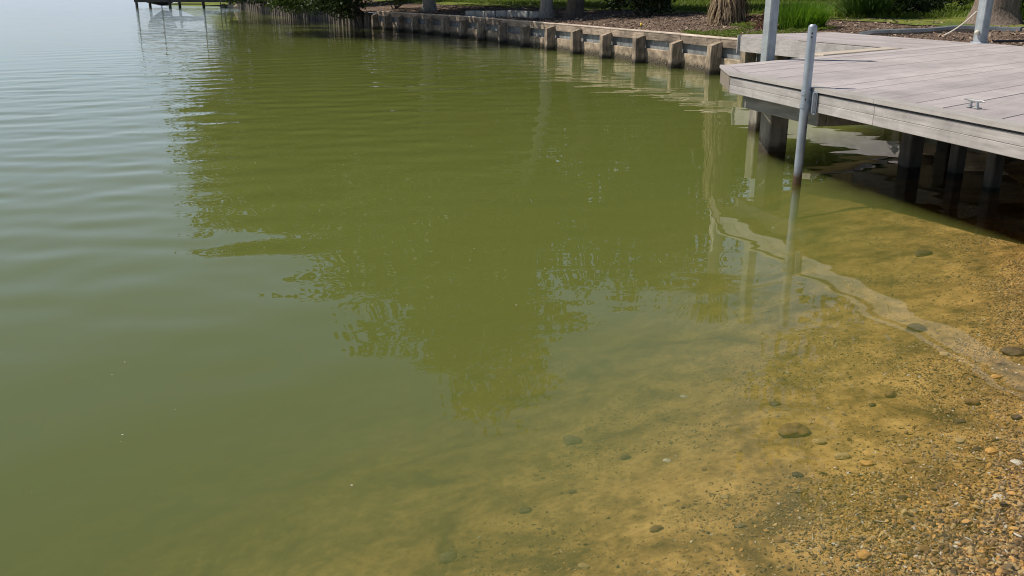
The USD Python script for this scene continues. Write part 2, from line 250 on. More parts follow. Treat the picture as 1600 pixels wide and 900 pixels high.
def side_dist(line, P):
    """Signed distance from a polyline: positive on the right of its direction."""
    best = np.full(len(P), 1e9); sg = np.zeros(len(P))
    for a, b in zip(line[:-1], line[1:]):
        d = b - a; L2 = d @ d; t = np.clip(((P - a) @ d) / L2, 0, 1); q = P - a - t[:, None] * d; r = np.hypot(q[:, 0], q[:, 1]); c = d[0] * (P[:, 1] - a[1]) - d[1] * (P[:, 0] - a[0])
        m = r < best - 1e-9; best = np.where(m, r, best); sg = np.where(m, -np.sign(c), sg)
    return best * sg

def bed_z(P):
    s = side_dist(WATERLINE, P)                    # positive = beach (to the right of the line as it runs away from the camera)
    d = -s
    z = np.where(s > 0, 0.10 * s, -(0.155 * d + 0.12 * np.maximum(d - 1.5, 0)))
    z = np.where(s > 5, 0.5 + 0.04 * (s - 5), z); z = np.clip(z, -2.2, 0.85)
    p3 = np.stack([P[:, 0], P[:, 1], 0 * s], -1)
    return z + 0.030 * (fbm(p3 * 1.6, 3, 11) - 0.5) + 0.010 * (fbm(p3 * 9, 2, 21) - 0.5)

bx_, by_ = spaced(-1.5, 5.0, 0.04, -900, 60, 1.09), spaced(1.6, 8.0, 0.04, -60, 2000, 1.08)
BX, BY = np.meshgrid(bx_, by_, indexing='ij'); bp = np.stack([BX.ravel(), BY.ravel()], -1)
bv = np.column_stack([bp, bed_z(bp)]); i2 = np.arange(len(bp)).reshape(BX.shape)
bq = np.stack([i2[:-1, :-1], i2[1:, :-1], i2[1:, 1:], i2[:-1, 1:]], -1).reshape(-1, 4)
obj('lake_bed', (bv, bq), M_sand, smooth=True, kind='structure')

# the bank behind the wall, swept along the wall line
EDGE = np.vstack([[(15.5, -9.0), (11.5, 1.5), (9.6, 6.0)], WALL_NEAR, WALL[1:], WALL_FAR, [(-27.5, 93), (-30, 102)]])
def resample(line, step):
    d = np.r_[0, np.cumsum(np.hypot(*np.diff(line, axis=0).T))]; t = np.arange(0, d[-1], step)
    return np.column_stack([np.interp(t, d, line[:, 0]), np.interp(t, d, line[:, 1])])
edge = resample(EDGE, 0.35)
for _ in range(4): edge[1:-1] = 0.25 * edge[:-2] + 0.5 * edge[1:-1] + 0.25 * edge[2:]
en = np.gradient(edge, axis=0); en /= np.linalg.norm(en, axis=1, keepdims=True)
for _ in range(60): en[1:-1] = 0.25 * en[:-2] + 0.5 * en[1:-1] + 0.25 * en[2:]
en /= np.linalg.norm(en, axis=1, keepdims=True); inland = np.column_stack([en[:, 1], -en[:, 0]])
def bank_h(s, x, y):
    p = np.stack([x, y, 0 * x], -1)
    z = 0.69 + 0.065 * np.minimum(s, 5) + 0.014 * np.maximum(s - 5, 0)
    return z + np.clip(s, 0, 1) * (0.10 * (fbm(p * 0.55, 3, 31) - 0.5) + 0.05 * (fbm(p * 3.1, 3, 41) - 0.5))
def sweep_sheet(svals, lift=0.0, wobble=None):
    S = np.broadcast_to(svals[None, :], (len(edge), len(svals))).copy()
    if wobble is not None: S = S + wobble * (fbm(np.stack([edge[:, 0] * 0.5, edge[:, 1] * 0.5, 0 * edge[:, 0]], -1), 3, 51) - 0.5)[:, None]
    P = edge[:, None] + inland[:, None] * S[..., None]
    z = bank_h(S, P[..., 0], P[..., 1]) + lift
    ix = np.arange(S.size).reshape(S.shape); f = np.stack([ix[:-1, :-1], ix[:-1, 1:], ix[1:, 1:], ix[1:, :-1]], -1).reshape(-1, 4)
    f = f[:, ::-1] if True else f
    return np.column_stack([P.reshape(-1, 2), z.ravel()]), f
s_mulch = np.r_[0.02, np.arange(0.25, 7.2, 0.25)]
s_lawn = np.r_[np.arange(4.6, 12, 0.4), 12 * 1.18 ** np.arange(0, 22)]
mv, mf = sweep_sheet(s_mulch); mv[:, 2] -= np.clip((np.tile(s_mulch, len(edge)) - 5.5), 0, 2) * 0.06
def upward(v, f):
    a = np.cross(v[f[:, 1]] - v[f[:, 0]], v[f[:, 2]] - v[f[:, 0]])[:, 2]
    return f if np.median(a) > 0 else f[:, ::-1]
obj('mulch_bank', (mv, upward(mv, mf)), M_mulch, smooth=True, kind='structure')
lv, lf = sweep_sheet(s_lawn, 0.02, 1.6)
obj('lawn', (lv, upward(lv, lf)), M_lawn, smooth=True, kind='structure')

def bank_point(x, y):
    s = float(side_dist(edge, np.array([[x, y]]))[0]); return float(bank_h(np.array([max(s, 0)]), np.array([float(x)]), np.array([float(y)]))[0]), s

# far point of land with grass running down to the water, left of the old pile wall
head = Polygon([(-24.6, 86.0), (-26.0, 88.6), (-28.2, 92), (-31, 95.0), (-34, 97.5), (-36.6, 99.6), (-37.2, 102), (-35.5, 108), (-30, 124), (-14, 124), (-14, 86)])
hx, hy = np.meshgrid(np.arange(-42, -18, 0.8), np.arange(82, 126, 0.8), indexing='ij'); hp = np.column_stack([hx.ravel(), hy.ravel()])
dd = np.array([head.exterior.distance(Point(q)) * (1 if head.contains(Point(q)) else -1) for q in hp])
hz = np.where(dd > 0, 0.10 + 0.12 * np.minimum(dd, 5) + 0.03 * np.maximum(dd - 5, 0), 0.10 + 0.45 * dd) + 0.06 * (noise(np.column_stack([hp, 0 * dd]), 3) - 0.5)
ix = np.arange(len(hp)).reshape(hx.shape); ff = np.stack([ix[:-1, :-1], ix[:-1, 1:], ix[1:, 1:], ix[1:, :-1]], -1).reshape(-1, 4); vv = np.column_stack([hp, np.maximum(hz, -2.0)])
obj('far_lawn', (vv, upward(vv, ff)), M_lawn, smooth=True, kind='structure')

# ------------------------------------------------------------------ timber bulkhead
bulk = thing('retaining_wall', 'weathered timber retaining wall with square posts, brown top boards and grey panels along the water', 'retaining wall')
allposts = np.vstack([WALL_NEAR, WALL])
dirs = np.gradient(allposts, axis=0); dirs /= np.linalg.norm(dirs, axis=1, keepdims=True)
outn = np.column_stack([-dirs[:, 1], dirs[:, 0]])  # towards the water
def v3(p, z): return np.array([p[0], p[1], z])
pr = np.random.default_rng(12)
for i, p in enumerate(allposts):
    w, dpt = 0.175 + 0.02 * pr.random(), 0.27
    ztop = 0.665 + 0.02 * pr.normal(); c = p + outn[i] * (dpt / 2 + 0.012)
    # square post with a sloping, worn top
    t, n = dirs[i], outn[i]; pts = []
    for a in (-1, 1):
        for b in (-1, 1):
            for z in (-1.3, 1):
                for ca, cb in ((1, 0.86), (0.86, 1)):
                    q = c + t * a * w / 2 * ca + n * b * dpt / 2 * cb
                    zz_ = z if z < 0 else ztop - (0.075 if b > 0 else 0.0) - 0.01 * pr.random()
                    pts.append(v3(q, zz_))
    lean = pr.normal(0, 0.025, 2); pts = np.array(pts); pts[:, :2] += lean * (pts[:, 2:3] + 0.2)
    obj('post', trimesh.convex.convex_hull(pts), M_wall_post, bulk)
for i in range(len(allposts) - 1):
    a, b = allposts[i], allposts[i + 1]; n = (outn[i] + outn[i + 1]) / 2; d = (b - a) / np.linalg.norm(b - a)
    j = lambda: 0.006 * pr.normal()
    a2, b2 = a + d * 0.004, b - d * 0.004
    obj('top_board', beam(v3(a2 - n * 0.02, 0.645 + j()), v3(b2 - n * 0.02, 0.645 + j()), 0.06, 0.19, 0.01), M_waler, bulk)
    obj('cap_board', beam(v3(a2 - n * 0.075, 0.752 + j() * 0.5), v3(b2 - n * 0.075, 0.752 + j() * 0.5), 0.19, 0.036, 0.008), M_cap, bulk)
    obj('grey_panel', beam(v3(a2 - n * 0.10, 0.30 + j()), v3(b2 - n * 0.10, 0.30 + j()), 0.05, 0.62, 0.004), M_panel, bulk)
    obj('lower_board', beam(v3(a2 - n * 0.035, -0.25 + j()), v3(b2 - n * 0.035, -0.25 + j()), 0.10, 1.16 + j() * 3, 0.012), M_ledge, bulk)
# mussels and small growth at the waterline of the near bays
gm = []
for i in range(5, 11):
    a, b = allposts[i], allposts[i + 1]; n = outn[i]
    for _ in range(26):
        t = pr.uniform(0.12, 0.9); q = a + (b - a) * t + n * 0.018; s = trimesh.creation.icosphere(0, pr.uniform(0.010, 0.022)); s.apply_translation(v3(q, pr.normal(0.075, 0.03))); gm.append(s)
obj('waterline_growth', cat_m(gm), mat('shell_growth', (0.05, 0.04, 0.03), (0.3, 0.26, 0.2), 30, tone=0.1), bulk, kind='stuff')

# older wall of round timber piles beyond the bush
old = thing('pile_wall', 'old dark wall of closely set round timber piles under overhanging branches in the distance', 'retaining wall')
fl = resample(np.vstack([[(-6.5, 43.4)], WALL_FAR]), 0.62)
for q in fl:
    r = pr.uniform(0.13, 0.20); h_ = pr.uniform(0.45, 0.85)
    m = tube([v3(q, -1.2), v3(q + pr.normal(0, 0.02, 2), 0.3 * h_), v3(q + pr.normal(0, 0.05, 2), h_), v3(q + pr.normal(0, 0.05, 2), h_ + 0.03)], [r, r, r * 0.95, r * 0.7], 7); obj('pile', m, M_slat, old, smooth=40)
obj('backing_board', cat_m([beam(v3(a + np.array([0.22, 0.12]), 0.1), v3(b + np.array([0.22, 0.12]), 0.1), 0.06, 1.1) for a, b in zip(WALL_FAR[:-1], WALL_FAR[1:])] + [beam((-6.2, 43.5, 0.1), v3(WALL_FAR[0] + np.array([0.22, 0.12]), 0.1), 0.06, 1.1)]), M_slat, old)

# ------------------------------------------------------------------ dock
ZD = 0.905
A, B, E_, F_ = np.array([2.42, 10.2]), np.array([2.54, 11.22]), np.array([6.24, 14.42]), np.array([7.93, 15.88])
ed = np.array([0.2464, -0.969]); ed /= np.linalg.norm(ed); H_ = A + 7.3 * ed; G_ = F_ + 11.0 * ed
inn = np.array([-ed[1], ed[0]])                    # from the water edge towards the land
dock = thing('dock', 'wide grey boarded dock standing over the shallows on square piles at the right', 'dock')
foot = Polygon([A, B, E_, F_, G_, H_])
inner = Polygon([A + inn * 0.14, B + inn * 0.10 , E_, F_, G_, H_ + inn * 0.14])
u = np.array([math.cos(DECK_AZ), math.sin(DECK_AZ)]); nperp = np.array([u[1], -u[0]])
tmin, tmax = -9.0, 5.0; pitch = 0.28; k = 0; tb = B @ nperp
while True:
    a0 = tb + k * pitch + 0.0045; a1 = tb + (k + 1) * pitch - 0.0045; k += 1
    if a0 > max(np.array(foot.exterior.coords) @ nperp): break
    strip = Polygon([nperp * a0 - u * 40, nperp * a1 - u * 40, nperp * a1 + u * 40, nperp * a0 + u * 40]).intersection(inner)
    for g in getattr(strip, 'geoms', [strip]):
        if g.is_empty or g.area < 0.01: continue
        dz = pr.normal(0, 0.0012); obj('deck_board', extrude(g.buffer(-0.0001), ZD - 0.032 + dz, ZD + dz), M_deck, dock)
# nosing board along the water edge, in three lengths, and the short one at the cut corner
cuts = [0.0, 2.6, 5.0, 7.3]
for c0, c1 in zip(cuts[:-1], cuts[1:]):
    g = Polygon([A + ed * (c0 + 0.002) - inn * 0.018, A + ed * (c1 - 0.002) - inn * 0.018, A + ed * (c1 - 0.002) + inn * 0.137, A + ed * (c0 + 0.002) + inn * 0.137])
    obj('edge_board', extrude(g, ZD - 0.034, ZD + 0.003), M_rim, dock)
bd = (B - A) / np.linalg.norm(B - A); bn = np.array([-bd[1], bd[0]])
obj('edge_board', extrude(Polygon([A + bn * 0.015 - inn * 0.002, B + bn * 0.015, B - bn * 0.09, A - bn * 0.09 + bd * 0.05]), ZD - 0.034, ZD + 0.0015), M_deck, dock)
obj('dark_gap_strip', cat_m([beam(v3(A + inn * 0.03, ZD - 0.045), v3(H_ + inn * 0.03, ZD - 0.045), 0.03, 0.03, 0.001)]), M_dark, dock)
for lo, hi, off in ((0.773, 0.852, 0.0), (0.687, 0.771, 0.002)):
    for c0, c1 in zip(cuts[:-1], cuts[1:]):
        obj('fascia_board', beam(v3(A + ed * (c0 + 0.002) + inn * (0.016 - off), (lo + hi) / 2), v3(A + ed * (c1 - 0.001) + inn * (0.016 - off), (lo + hi) / 2), 0.032, hi - lo, 0.003), M_fascia, dock)
nb_ = 6
for i in range(nb_):                               # upright boards closing the cut end
    a, b = A + (B - A) * (i / nb_ + 0.004), A + (B - A) * ((i + 1) / nb_ - 0.004)
    if i == 0: a = a + (B - A) * 0.03
    obj('end_board', beam(v3(a - bn * 0.012, 0.782), v3(b - bn * 0.012, 0.782), 0.028, 0.178 + 0.006 * pr.random(), 0.004), M_endboard, dock)
# carrying timbers
cb = A + ed * 0.2 + inn * 0.22
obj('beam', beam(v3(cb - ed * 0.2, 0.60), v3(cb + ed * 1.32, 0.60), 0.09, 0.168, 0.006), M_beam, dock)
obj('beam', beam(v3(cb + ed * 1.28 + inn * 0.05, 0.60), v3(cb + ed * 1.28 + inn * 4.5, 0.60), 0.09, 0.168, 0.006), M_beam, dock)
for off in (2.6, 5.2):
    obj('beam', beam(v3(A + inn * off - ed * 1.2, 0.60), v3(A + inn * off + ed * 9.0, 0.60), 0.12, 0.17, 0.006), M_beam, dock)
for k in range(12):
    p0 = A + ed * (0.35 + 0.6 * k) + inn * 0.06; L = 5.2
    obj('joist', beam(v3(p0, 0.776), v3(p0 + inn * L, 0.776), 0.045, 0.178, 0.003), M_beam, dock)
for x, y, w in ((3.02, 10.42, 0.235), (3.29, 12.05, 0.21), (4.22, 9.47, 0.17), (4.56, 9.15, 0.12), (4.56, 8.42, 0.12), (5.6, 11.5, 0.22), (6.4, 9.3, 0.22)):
    m = cbox(w, w, 2.1, 0.012); m.apply_transform(trimesh.transformations.rotation_matrix(math.atan2(ed[1], ed[0]) + pr.normal(0, 0.02), [0, 0, 1])); m.apply_translation([x, y, 0.685 - 1.05]); obj('pile', m, M_pile if y > 10 and x < 4 else M_pile_shaded, dock)
obj('ledger_timber', beam((4.30, 13.18, 0.862), (6.02, 14.66, 0.862), 0.30, 0.07, 0.012), M_tan, dock)

# walkway along the wall
PL, PR_, PE = np.array([4.64, 18.85]), np.array([6.84, 19.85]), np.array([6.25, 14.50])
wk = thing('walkway', 'grey boarded walkway on top of the timber wall, meeting the back of the dock', 'walkway')
wpoly = Polygon([PL, PE + np.array([0.012, 0.012]), F_ + np.array([0.0, 0.02]), PR_])
wd = (PE - PL) / np.linalg.norm(PE - PL); wn = np.array([-wd[1], wd[0]])
for k in range(12):
    a0, a1 = k * 0.28 + 0.003, (k + 1) * 0.28 - 0.003
    strip = Polygon([PL + wn * a0 - wd * 9, PL + wn * a1 - wd * 9, PL + wn * a1 + wd * 12, PL + wn * a0 + wd * 12]).intersection(wpoly)
    if not strip.is_empty and strip.area > 0.01: obj('deck_board', extrude(strip, ZD - 0.045, ZD - 0.012 + pr.normal(0, 0.001)), M_deck, wk)
obj('fascia_board', beam(v3(PL - wn * 0.018, 0.712), v3(PE - wn * 0.018 + wd * 0.05, 0.712), 0.03, 0.295, 0.004), M_fascia, wk)
obj('dark_gap_strip', beam(v3(PL + wn * 0.012, 0.855), v3(PE + wn * 0.012, 0.855), 0.012, 0.03, 0.001), M_dark, wk)
ld = (PR_ - PL) / np.linalg.norm(PR_ - PL)
obj('end_board', beam(v3(PL - wd * 0.017 - wn * 0.03, 0.735), v3(PR_ - wd * 0.02, 0.735), 0.03, 0.30, 0.004), M_fascia, wk)
obj('corner_trim', beam(v3(PL - wn * 0.05 - wd * 0.02, 0.53), v3(PL - wn * 0.05 - wd * 0.02, 0.885), 0.05, 0.05, 0.006, up=(1, 0, 0)), M_fascia, wk)
for t in (0.10, 0.5, 0.85):
    q = PL + (PE - PL) * t + wn * 0.35; obj('support_post', beam(v3(q, -1.0), v3(q, 0.86), 0.15, 0.15, 0.01, up=(1, 0, 0)), M_pile, wk)

# ------------------------------------------------------------------ posts, cleat and fittings
pipe = thing('mooring_pole', 'round galvanised steel pole with bolt holes, clamped to the front edge of the dock', 'mooring pole', loc=(2.765, 8.60, 0))
zt = 1.478; rr = 0.041
obj('pole', tube([(0, 0, -1.2), (0, 0, 0.1), (0, 0, 0.6), (0, 0, zt - 0.03), (0, 0, zt - 0.012), (0, 0, zt)], [rr, rr, rr, rr, rr * 0.86, rr * 0.5], 20), M_steel, pipe, smooth=35)
cdir = -np.array([2.765, 8.6]) / np.hypot(2.765, 8.6)
for z in (1.40, 1.365, 0.80):
    q = cdir * (rr - 0.002); m = trimesh.creation.cylinder(0.008, 0.012, sections=10); m.apply_transform(trimesh.geometry.align_vectors([0, 0, 1], [cdir[0], cdir[1], 0])); m.apply_translation([q[0], q[1], z]); obj('bolt_hole', m, M_black, pipe)
pe = A + ed * ((np.array([2.765, 8.6]) - A) @ ed) - np.array([2.765, 8.6]); pd = pe / np.linalg.norm(pe)
tcol = np.array([ed[0], ed[1]])
obj('bracket', cat_m([beam(v3(tcol * 0.075 + pe - pd * 0.016, 0.665), v3(tcol * 0.075 + pe - pd * 0.016, 0.885), 0.10, 0.010, 0.002, up=(pd[0], pd[1], 0)),
                      beam(v3(tcol * 0.11 + pe - pd * 0.03, 0.68), v3(tcol * 0.11 + pe - pd * 0.03, 0.87), 0.012, 0.05, 0.002, up=(pd[0], pd[1], 0))]), M_steel, pipe)
for z in (0.74, 0.86): obj('clamp_ring', tube([(0, 0, z - 0.02), (0, 0, z + 0.02)], rr + 0.006, 20), M_steel, pipe, smooth=35)

def square_post(x, y, z0, z1, w, rz, label):
    t = thing('roof_post', label, 'post', loc=(x, y, 0), rz=rz)
    obj('shaft', beam((0, 0, z0), (0, 0, z1), w, w, 0.012, up=(1, 0, 0)), M_paint, t)
    obj('cap', beam((0, 0, z1 - 0.001), (0, 0, z1 + 0.03), w + 0.03, w + 0.03, 0.01, up=(1, 0, 0)), M_alu, t)
    if z0 < 0.5: obj('foot_plate', beam((0, 0, 0.895 if z0 > 0 else 0.60), (0, 0, 0.925 if z0 > 0 else 0.66), w + 0.05, w + 0.05, 0.006, up=(1, 0, 0)), M_steel, t)
    return t
square_post(3.34, 12.10, 0.55, 2.62, 0.135, 24, 'tall grey square post standing just behind the left corner of the dock')
p3 = square_post(7.90, 15.72, 0.4, 2.62, 0.165, 24, 'tall grey square post at the far back edge of the dock, beside the tree')
rp = thing('rope', 'loose pale rope hanging from the grey post at the back of the dock', 'rope')
t_ = np.linspace(0, 1, 12)
obj('line', tube(np.column_stack([7.80 - 0.38 * t_, 15.78 + 0.25 * t_, 1.42 - 0.40 * t_ - 0.18 * t_ * (1 - t_)]), 0.012, 6), M_rope, rp, smooth=40)
obj('knot', trimesh.creation.icosphere(1, 0.04).apply_translation([7.80, 15.66, 1.08]), M_rope, rp, smooth=True)

cl = thing('dock_cleat', 'small silver mooring cleat bolted near the front edge of the dock', 'cleat', loc=(3.60, 7.10, ZD), rz=math.degrees(EDGE_AZ), scale=0.88)
obj('horns', tube([(-0.125, 0, 0.066), (-0.10, 0, 0.071), (-0.05, 0, 0.066), (0, 0, 0.064), (0.05, 0, 0.066), (0.10, 0, 0.071), (0.125, 0, 0.066)], [0.006, 0.011, 0.0135, 0.014, 0.0135, 0.011, 0.006], 10), M_alu, cl, smooth=40)
for s in (-1, 1):
    lg = obj('leg', tube([(s * 0.042, 0, 0.002), (s * 0.040, 0, 0.03), (s * 0.037, 0, 0.06)], [0.020, 0.014, 0.013], 10), M_alu, cl, smooth=40)
    obj('foot', cbox(0.06, 0.055, 0.008, 0.003).apply_translation([s * 0.045, 0, 0.007]), M_alu, cl)

# ------------------------------------------------------------------ stones in the shallows
def rock(seed, sx, sy, sz, sub=3, rough=0.22):
    m = trimesh.creation.icosphere(sub); v = m.vertices
    v = v * (1 + rough * (fbm(v * 1.3 + seed * 7.7, 3, seed) - 0.5) * 2)[:, None] * 1.0
    m.vertices = v * [sx / 2, sy / 2, sz / 2]; return m
def stone_mat(name, a, b): return mat('stone_' + name, a, b, 18, rough=0.7, spec=0.2, bump=0.5, bdist=0.004, detail=6, blotch=0.35, bscale=14)
MS = dict(brown=stone_mat('brown', (0.14, 0.078, 0.03), (0.30, 0.18, 0.075)), dark=stone_mat('dark', (0.055, 0.035, 0.018), (0.13, 0.085, 0.045)), tan=stone_mat('tan', (0.30, 0.20, 0.085), (0.47, 0.35, 0.17)),
          ochre=stone_mat('ochre', (0.40, 0.20, 0.05), (0.60, 0.36, 0.12)), white=stone_mat('white', (0.45, 0.41, 0.35), (0.68, 0.64, 0.57)), grey=stone_mat('grey', (0.14, 0.10, 0.055), (0.26, 0.195, 0.11)), slate=stone_mat('slate', (0.075, 0.052, 0.03), (0.16, 0.115, 0.068)))
#            px,  py, width px, tone, label
STONES = [(1240, 677, 50, 'brown', 'largest brown oval stone lying alone on the sandy lake bed'), (1316, 716, 30, 'tan', 'flat pale tan stone lying right of and below the largest brown stone'), (1353, 726, 25, 'ochre', 'flat ochre stone beside the flat pale tan stone'),
    (1281, 692, 26, 'tan', 'small flat tan stone just off the right end of the largest brown stone'), (1246, 744, 22, 'dark', 'small dark stone below the largest brown stone'), (1391, 619, 25, 'brown', 'rounded brown stone under shallow water, halfway up the right of the bed'),
    (1363, 634, 15, 'dark', 'dark pebble just left of the rounded brown stone'), (1519, 631, 28, 'brown', 'oval brown stone close to the right edge of the picture'), (1420, 723, 22, 'brown', 'brown stone resting in the gravel right of the ochre stone'),
    (1476, 555, 18, 'tan', 'pale stone at the lower rim of the dock reflection'), (1556, 590, 18, 'ochre', 'orange-brown stone right of the pale stone at the dock reflection'), (1583, 553, 38, 'slate', 'dark wet rock at the right picture edge where the dock reflection ends'),
    (1562, 569, 22, 'brown', 'brown wedge-shaped stone just below the dark wet rock'), (1410, 780, 20, 'dark', 'round dark brown pebble alone on a sandy patch in the lower right'), (894, 691, 34, 'grey', 'faint rounded stone deep in the murky water near the middle'), (822, 799, 24, 'slate', 'dark stone half lost in the murk, lower middle'),
    (701, 873, 34, 'grey', 'faint big stone at the bottom edge, left of centre, deep in green water'), (1026, 828, 26, 'brown', 'brown stone on the bed in the lower middle, right of the murk'), (912, 887, 24, 'tan', 'pale topped stone at the bottom edge in the middle'),
    (1042, 720, 15, 'white', 'white shell lying on the bed in the middle of the shallows'), (1550, 707, 24, 'ochre', 'bright ochre stone in the gravel near the right edge'), (1589, 723, 24, 'white', 'white stone at the right edge below the bright ochre stone'), (1527, 703, 18, 'dark', 'dark pebble to the left of the bright ochre stone'),
    (1445, 861, 30, 'brown', 'brown stone in the gravel at the lower right'), (1220, 845, 20, 'brown', 'small round brown stone with a lit top, bottom right of centre'), (1157, 823, 18, 'grey', 'small grey-brown stone left of the small round brown stone'), (1430, 516, 34, 'dark', 'dark sunken stone just below the dock reflection'),
    (1442, 398, 34, 'slate', 'dark sunken stone beyond the dock reflection, near the dock shadow'), (1068, 620, 16, 'white', 'thin white shell fragment at the edge of the deep water'), (1305, 851, 14, 'white', 'white shell chip by the bottom edge, left of the gravel'), (1350, 870, 30, 'ochre', 'ochre stone at the bottom edge before the gravel'),
    (1132, 778, 16, 'tan', 'small tan stone with a bright rim, left of the sandy patch'), (1560, 778, 26, 'white', 'white shell cluster stone in the gravel on the right'), (1500, 660, 20, 'slate', 'thin dark stone above the gravel on the right'), (1588, 654, 22, 'dark', 'dark stone cut by the right picture edge'),
    (1210, 632, 22, 'slate', 'dark patch-like stone above and left of the largest brown stone'), (977, 716, 20, 'slate', 'blurred dark stone left of the white shell'), (895, 770, 16, 'slate', 'blurred dark pebble between the two deep stones'), (1500, 690, 22, 'tan', 'curved pale stone sliver in the gravel right of the brown stone')]
fpx, th = FOCAL_PX, PITCH
def ray(px, py):
    a, b = (px - 800) / fpx, (py - 450) / fpx
    return np.array([a, math.cos(th) - b * math.sin(th), -math.sin(th) - b * math.cos(th)])
def on_bed(px, py):
    d = ray(px, py); t = 0.5
    for _ in range(40):
        p = d * t; z = bed_z(np.array([[p[0], p[1]]]))[0]; t += ((CAM_H + d[2] * t) - z) / (-d[2] + 0.12)
    return np.array([d[0] * t, d[1] * t, z]), t
for k, (px, py, w, tone, lab) in enumerate(STONES):
    p, t = on_bed(px, py); s = w * t / fpx * (0.98 if w >= 38 else 0.84)
    sx, sy, sz = s, s * random.uniform(0.62, 0.85), s * random.uniform(0.42, 0.56)
    if tone == 'white': sz *= 0.5
    name = 'shell' if 'shell' in lab and 'stone' not in lab else 'stone'
    x = thing(name, lab, name, loc=(p[0], p[1], p[2] + sz * 0.2), rz=random.uniform(-25, 25))
    obj('body', rock(k + 1, sx, sy, sz, 3, 0.38), MS[tone], x, smooth=True)

# gravel, shells and grit: instances scattered on the bed, thickest at the water's edge
def instancer(name, protos, pos, which, scales, yaw, tilt=0.0, kind='stuff', label=None, cat=None, parent='/World'):
    pi = UsdGeom.PointInstancer.Define(stage, numbered(parent, name)); path = str(pi.GetPath()); rel = []
    for k, (m, material, smooth) in enumerate(protos):
        g = usdkit.mesh(stage, f'{path}/piece_{k + 1:03d}' if k else f'{path}/piece', m, material, smooth=smooth); rel.append(g.GetPath())
    pi.CreatePrototypesRel().SetTargets(rel)
    pi.CreatePositionsAttr(Vt.Vec3fArray.FromNumpy(np.asarray(pos, np.float32))); pi.CreateProtoIndicesAttr(Vt.IntArray.FromNumpy(np.asarray(which, np.int32)))
    sc = np.asarray(scales, np.float32); sc = np.repeat(sc[:, None], 3, 1) if sc.ndim == 1 else sc
    pi.CreateScalesAttr(Vt.Vec3fArray.FromNumpy(sc))
    r = np.random.default_rng(len(pos)); tx, ty = r.normal(0, tilt, len(pos)) if tilt else np.zeros(len(pos)), r.normal(0, tilt, len(pos)) if tilt else np.zeros(len(pos))
    qs = []
    for a, b, c in zip(yaw, tx, ty):
        cz, szz, cx, sx = math.cos(a / 2), math.sin(a / 2), math.cos(b / 2), math.sin(b / 2); cy, sy = math.cos(c / 2), math.sin(c / 2)
        w, x, y, z = cz * cx, cz * sx, szz * sx, szz * cx
        qs.append(Gf.Quath(w * cy - y * sy, x * cy - z * sy, w * sy + y * cy, z * cy + x * sy))
    pi.CreateOrientationsAttr(Vt.QuathArray(qs))
    return setdata(pi.GetPrim(), label, cat, None, kind)

gr = np.random.default_rng(77)
n = 950000; px_ = gr.uniform(-1.0, 4.2, n); py_ = gr.uniform(2.0, 8.0, n); P = np.column_stack([px_, py_]); P = P[(P[:, 0] < P[:, 1] * 0.62 + 0.55)]; s = side_dist(WATERLINE, P); n = len(P)
clump = fbm(np.column_stack([P * 2.2, np.zeros(n)]), 3, 61)
near = np.clip(np.exp((s + 0.45) * 2.6), 0, 1) * np.clip((3.75 - P[:, 1]) / 1.1, 0.10, 1)       # thick shingle at the water's edge, thinning quickly into the lake
dens = near * 0.75 + np.clip(np.exp(np.minimum(s, 0) * 0.95), 0, 1) * 0.75 * np.clip((clump - 0.42) * 4.0, 0.06, 1)
keep = (gr.random(n) < dens * np.clip(1.35 - P[:, 1] / 9, 0.45, 1)) & (s > -2.4) & (s < 0.9); P, s, near = P[keep], s[keep], near[keep]; n = len(P)
kinds = [('brown', 0), ('tan', 0), ('dark', 0), ('ochre', 0), ('grey', 0), ('white', 1), ('brown', 1), ('tan', 1), ('dark', 1), ('dark', 2), ('tan', 2), ('brown', 2)]
shape = [(0.55, 0.95, 0.4, 0.65), (0.45, 0.75, 0.12, 0.22), (0.16, 0.32, 0.10, 0.2)]
protos = [(rock(101 + k, 1, random.uniform(*shape[h][:2]), random.uniform(*shape[h][2:]), 1, 0.5), MS[c], False) for k, (c, h) in enumerate(kinds)]
prob = np.array([0.19, 0.09, 0.06, 0.13, 0.05, 0.055, 0.15, 0.085, 0.05, 0.05, 0.07, 0.08]); which = gr.choice(len(protos), n, p=prob / prob.sum())
size = 0.005 + 0.011 * gr.random(n) ** 2.2 + 0.012 * (gr.random(n) < 0.025); size *= 0.9 + 0.5 * near; size = np.where(np.isin(which, (9, 10, 11)), size * (1.7 - 0.8 * near), size)
instancer('gravel', protos, np.column_stack([P, bed_z(P) + size * (0.10 + 0.55 * near * gr.random(n))]), which, size, gr.uniform(0, 6.28, n), 0.5, label='brown, ochre and white gravel and shell bits scattered over the lake bed and beach', cat='gravel')

fq = np.random.default_rng(88); nf = 150; P = np.column_stack([fq.uniform(-2.5, 3.2, nf), fq.uniform(2.4, 9, nf)]); P = P[side_dist(WATERLINE, P) < -0.1]; nf = len(P)
instancer('floating_specks', [(rock(201, 1, 0.6, 0.3, 1, 0.5), MS['white'], False), (rock(202, 1, 0.3, 0.15, 1, 0.5), MS['tan'], False)], np.column_stack([P, np.full(nf, 0.001)]), fq.integers(0, 2, nf), fq.uniform(0.004, 0.011, nf), fq.uniform(0, 6.28, nf), label='tiny pale specks of seed and leaf floating on the still water near the shore', cat='debris')

